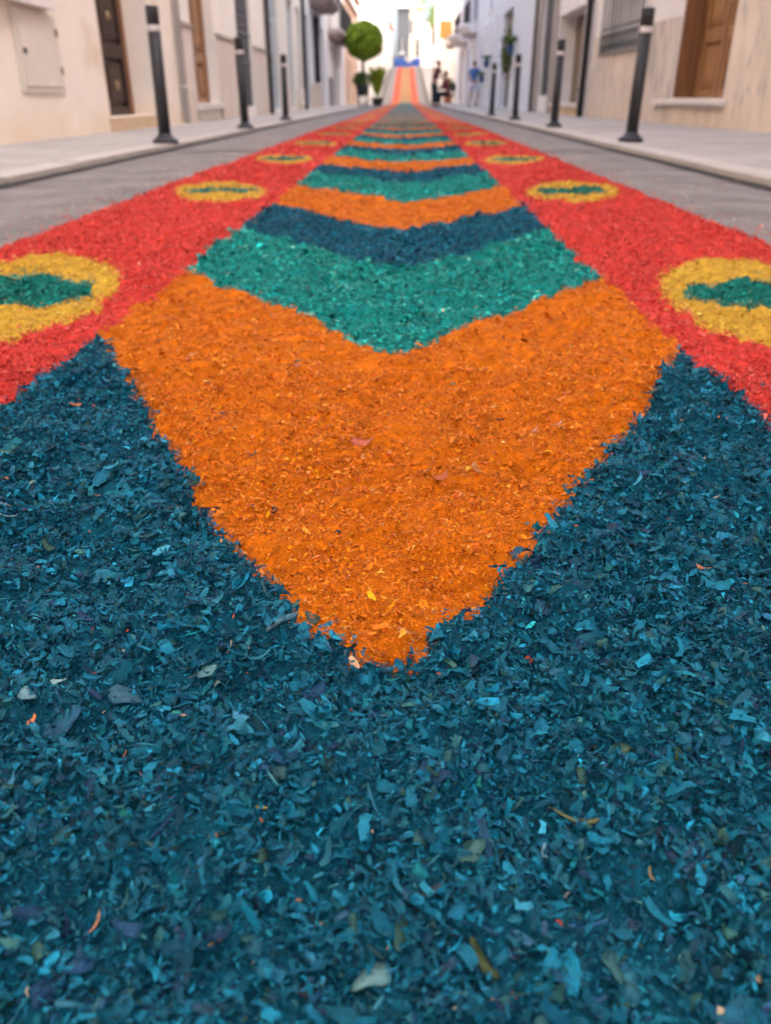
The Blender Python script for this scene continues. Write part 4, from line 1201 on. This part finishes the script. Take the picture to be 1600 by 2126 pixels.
def person(label, x, y, face, J, shirt, trousers, hair, shoe, sleeves=.5, shorts=False, z=None):
    """J: joints in the person's own frame (x right, y forward, z up); face = heading angle"""
    z = gz(y) + .04 if z is None else z
    c, s = math.cos(face), math.sin(face)
    W = lambda p: Vector((x + p[0] * c - p[1] * s, y + p[0] * s + p[1] * c, z + p[2]))
    root = thing('person', label, 'person', (x, y, z))
    pts, ed, ix = [], [], {}
    def add(nm, p, r, par=None):
        ix[nm] = len(pts); pts.append((W(p), r))
        if par: ed.append((ix[par], ix[nm]))
    mid = lambda a, b_, t: tuple(J[a][i] + (J[b_][i] - J[a][i]) * t for i in range(3))
    add('pelvis', J['pelvis'], (.13, .10)); add('waist', mid('pelvis', 'chest', .45), (.125, .095), 'pelvis'); add('chest', J['chest'], (.15, .11), 'waist')
    add('neck', J['neck'], .055, 'chest')
    h = J['head']
    add('jaw', mid('neck', 'head', .45), (.06, .07), 'neck'); add('head', h, (.078, .095), 'jaw'); add('crown', (h[0], h[1] - .01, h[2] + .085), (.06, .075), 'head')
    for sd in ('L', 'R'):
        add('sh' + sd, J['sh' + sd], .06, 'chest'); add('el' + sd, J['el' + sd], .042, 'sh' + sd); add('wr' + sd, J['wr' + sd], .028, 'el' + sd)
        w = Vector(J['wr' + sd]); d = (w - Vector(J['el' + sd])).normalized()
        pm = w + d * .07
        add('pa' + sd, tuple(pm), (.035, .016), 'wr' + sd)
        side_v = d.cross(Vector((0, 0, 1)))
        side_v = side_v.normalized() if side_v.length > .1 else Vector((1, 0, 0))
        for f_, (o_, l_) in enumerate(((-.03, .06), (-.01, .075), (.01, .07), (.03, .055))):
            k1 = pm + side_v * o_ + d * .03; k2 = k1 + d * l_ * .8 + Vector((0, 0, -.012))
            add('f%d%s' % (f_, sd), tuple(k1), .009, 'pa' + sd); add('g%d%s' % (f_, sd), tuple(k2), .007, 'f%d%s' % (f_, sd))
        th = w + d * .03 + side_v * .045
        add('th' + sd, tuple(th), .010, 'wr' + sd); add('ti' + sd, tuple(th + d * .04), .008, 'th' + sd)
        add('hp' + sd, J['hp' + sd], .085, 'pelvis'); add('kn' + sd, J['kn' + sd], .058, 'hp' + sd); add('an' + sd, J['an' + sd], .038, 'kn' + sd)
        a = J['an' + sd]; add('to' + sd, (a[0], a[1] + .15, a[2] - .045), (.04, .025), 'an' + sd)
    skin_obj('body', pts, ed, m_skin, root)
    # shirt
    sp = [(W(mid('pelvis', 'chest', -.05)), (.150, .118)), (W(mid('pelvis', 'chest', .5)), (.148, .115)), (W(J['chest']), (.168, .125)), (W(mid('chest', 'neck', .7)), (.085, .075))]
    se = [(0, 1), (1, 2), (2, 3)]
    for sd in ('L', 'R'):
        i0 = len(sp); sp.append((W(J['sh' + sd]), .078)); se.append((2, i0))
        sp.append((W(mid('sh' + sd, 'el' + sd, .55 if sleeves < 1 else 1)), .064)); se.append((i0, i0 + 1))
        if sleeves >= 1:
            sp.append((W(mid('el' + sd, 'wr' + sd, .9)), .045)); se.append((i0 + 1, i0 + 2))
    skin_obj('shirt', sp, se, shirt, root)
    tp = [(W(mid('pelvis', 'chest', .12)), (.146, .112)), (W(J['pelvis']), (.150, .118))]; te = [(0, 1)]
    for sd in ('L', 'R'):
        i0 = len(tp); tp.append((W(J['hp' + sd]), .100)); te.append((1, i0))
        tp.append((W(mid('hp' + sd, 'kn' + sd, .9 if shorts else 1)), .080)); te.append((i0, i0 + 1))
        if not shorts:
            tp.append((W(mid('kn' + sd, 'an' + sd, .92)), .060)); te.append((i0 + 1, i0 + 2))
    skin_obj('shorts' if shorts else 'trousers', tp, te, trousers, root)
    b = MB(); hc = W((h[0], h[1] - .025, h[2] + .055)); b.ball(hc, .092, .100, .095, 14, 10, .03); b.build('hair', hair, root)
    for sd in ('L', 'R'):
        a = J['an' + sd]
        skin_obj('shoe', [(W((a[0], a[1] - .05, a[2] - .045)), .045), (W((a[0], a[1] + .06, a[2] - .045)), (.05, .04)), (W((a[0], a[1] + .16, a[2] - .055)), (.045, .03))], [(0, 1), (1, 2)], shoe, root, 0, 1)
        e = (h[0] + (.032 if sd == 'R' else -.032), h[1] + .088, h[2] + .01)
        b = MB(); b.ball(W(e), .011, .011, .009, 8, 6); b.build('eye', m_iron, root)
        b = MB(); b.ball(W((h[0] + (.085 if sd == 'R' else -.085), h[1] - .005, h[2])), .014, .022, .032, 8, 6); b.build('ear', m_skin, root)
    b = MB(); b.ball(W((h[0], h[1] + .105, h[2] - .018)), .014, .020, .022, 8, 6); b.build('nose', m_skin, root)
    b = MB(); b.ball(W((h[0], h[1] + .090, h[2] - .060)), .026, .010, .008, 8, 6); b.build('mouth', mat('lips', (.30, .10, .08), .6), root)
    return root
STAND = dict(pelvis=(0, 0, .94), chest=(0, .02, 1.32), neck=(0, .02, 1.50), head=(0, .04, 1.62), shL=(-.19, .02, 1.42), shR=(.19, .02, 1.42), elL=(-.25, -.02, 1.14), elR=(.25, -.02, 1.14),
             wrL=(-.26, .08, .90), wrR=(.26, .08, .90), hpL=(-.10, 0, .90), hpR=(.10, 0, .90), knL=(-.11, .03, .49), knR=(.11, .03, .49), anL=(-.11, 0, .085), anR=(.11, 0, .085))
J1 = dict(STAND); J1.update(chest=(0, .10, 1.30), neck=(0, .16, 1.47), head=(0, .20, 1.58), shL=(-.19, .11, 1.40), shR=(.19, .11, 1.40), elL=(-.22, .26, 1.16), elR=(.24, .26, 1.14), wrL=(-.14, .48, 1.06), wrR=(.16, .48, 1.04))
m_maroon = mat('maroon_cloth', (.095, .030, .036), .85, .15, 12); m_navy = mat('navy_cloth', (.022, .026, .042), .85, .15, 12)
m_dred = mat('dark_red_cloth', (.16, .022, .026), .85, .15, 12); m_blk = mat('black_hair', (.018, .013, .011), .6, .2, 30)
m_bshirt = mat('blue_cotton', (.06, .15, .36), .85, .1, 12); m_light = mat('light_cotton', (.55, .55, .62), .85, .06, 12); m_grhair = mat('brown_hair', (.09, .055, .04), .7, .2, 30)
person('person in a maroon top and navy trousers leaning over the seated person', 1.20, 38.2, R(-62), J1, m_maroon, m_navy, m_grhair, m_iron, sleeves=.5)
J2 = dict(pelvis=(0, 0, .52), chest=(0, .06, .90), neck=(0, .09, 1.08), head=(0, .13, 1.21), shL=(-.19, .07, 1.0), shR=(.19, .07, 1.0), elL=(-.24, .16, .74), elR=(.24, .16, .74), wrL=(-.14, .36, .68), wrR=(.14, .36, .68),
          hpL=(-.10, .04, .50), hpR=(.10, .04, .50), knL=(-.12, .46, .50), knR=(.12, .46, .50), anL=(-.12, .48, .085), anR=(.12, .48, .085))
person('seated person in a dark red top facing the carpet', 1.80, 38.5, R(62), J2, m_dred, m_navy, m_blk, m_iron, sleeves=1)
J3 = dict(STAND); J3.update(elL=(-.34, .06, 1.16), wrL=(-.36, .26, 1.02), elR=(.36, .10, 1.18), wrR=(.36, .36, 1.16), knR=(.13, .16, .52), anR=(.13, .02, .085), knL=(-.12, -.02, .49), anL=(-.14, -.12, .085))
person('standing person in a blue shirt and pale shorts tending the wall plants', 2.98, 39.8, R(-40), J3, m_bshirt, m_light, m_grhair, m_iron, sleeves=.5, shorts=True)
# folding chair under the seated person
ch = thing('chair', 'dark chair under the seated person in red', 'chair', (1.80, 38.5, .045))
cc, ss_ = math.cos(R(62)), math.sin(R(62))
CW = lambda p: (1.80 + p[0] * cc - p[1] * ss_, 38.5 + p[0] * ss_ + p[1] * cc, .042 + p[2])
b = MB(); b.box(-.22, .22, -.2, .24, .38, .41, lambda *p: CW(p)); b.build('seat', m_pot, ch)
b = MB(); b.box(-.22, .22, -.26, -.23, .55, .88, lambda *p: CW(p)); b.build('backrest', m_pot, ch)
for (ax, ay, h_) in ((-.2, .22, .4), (.2, .22, .4), (-.2, -.245, .88), (.2, -.245, .88)):
    b = MB(); b.tube([CW((ax, ay, 0)), CW((ax, ay, h_))], .014, 6); b.build('leg', m_iron, ch)
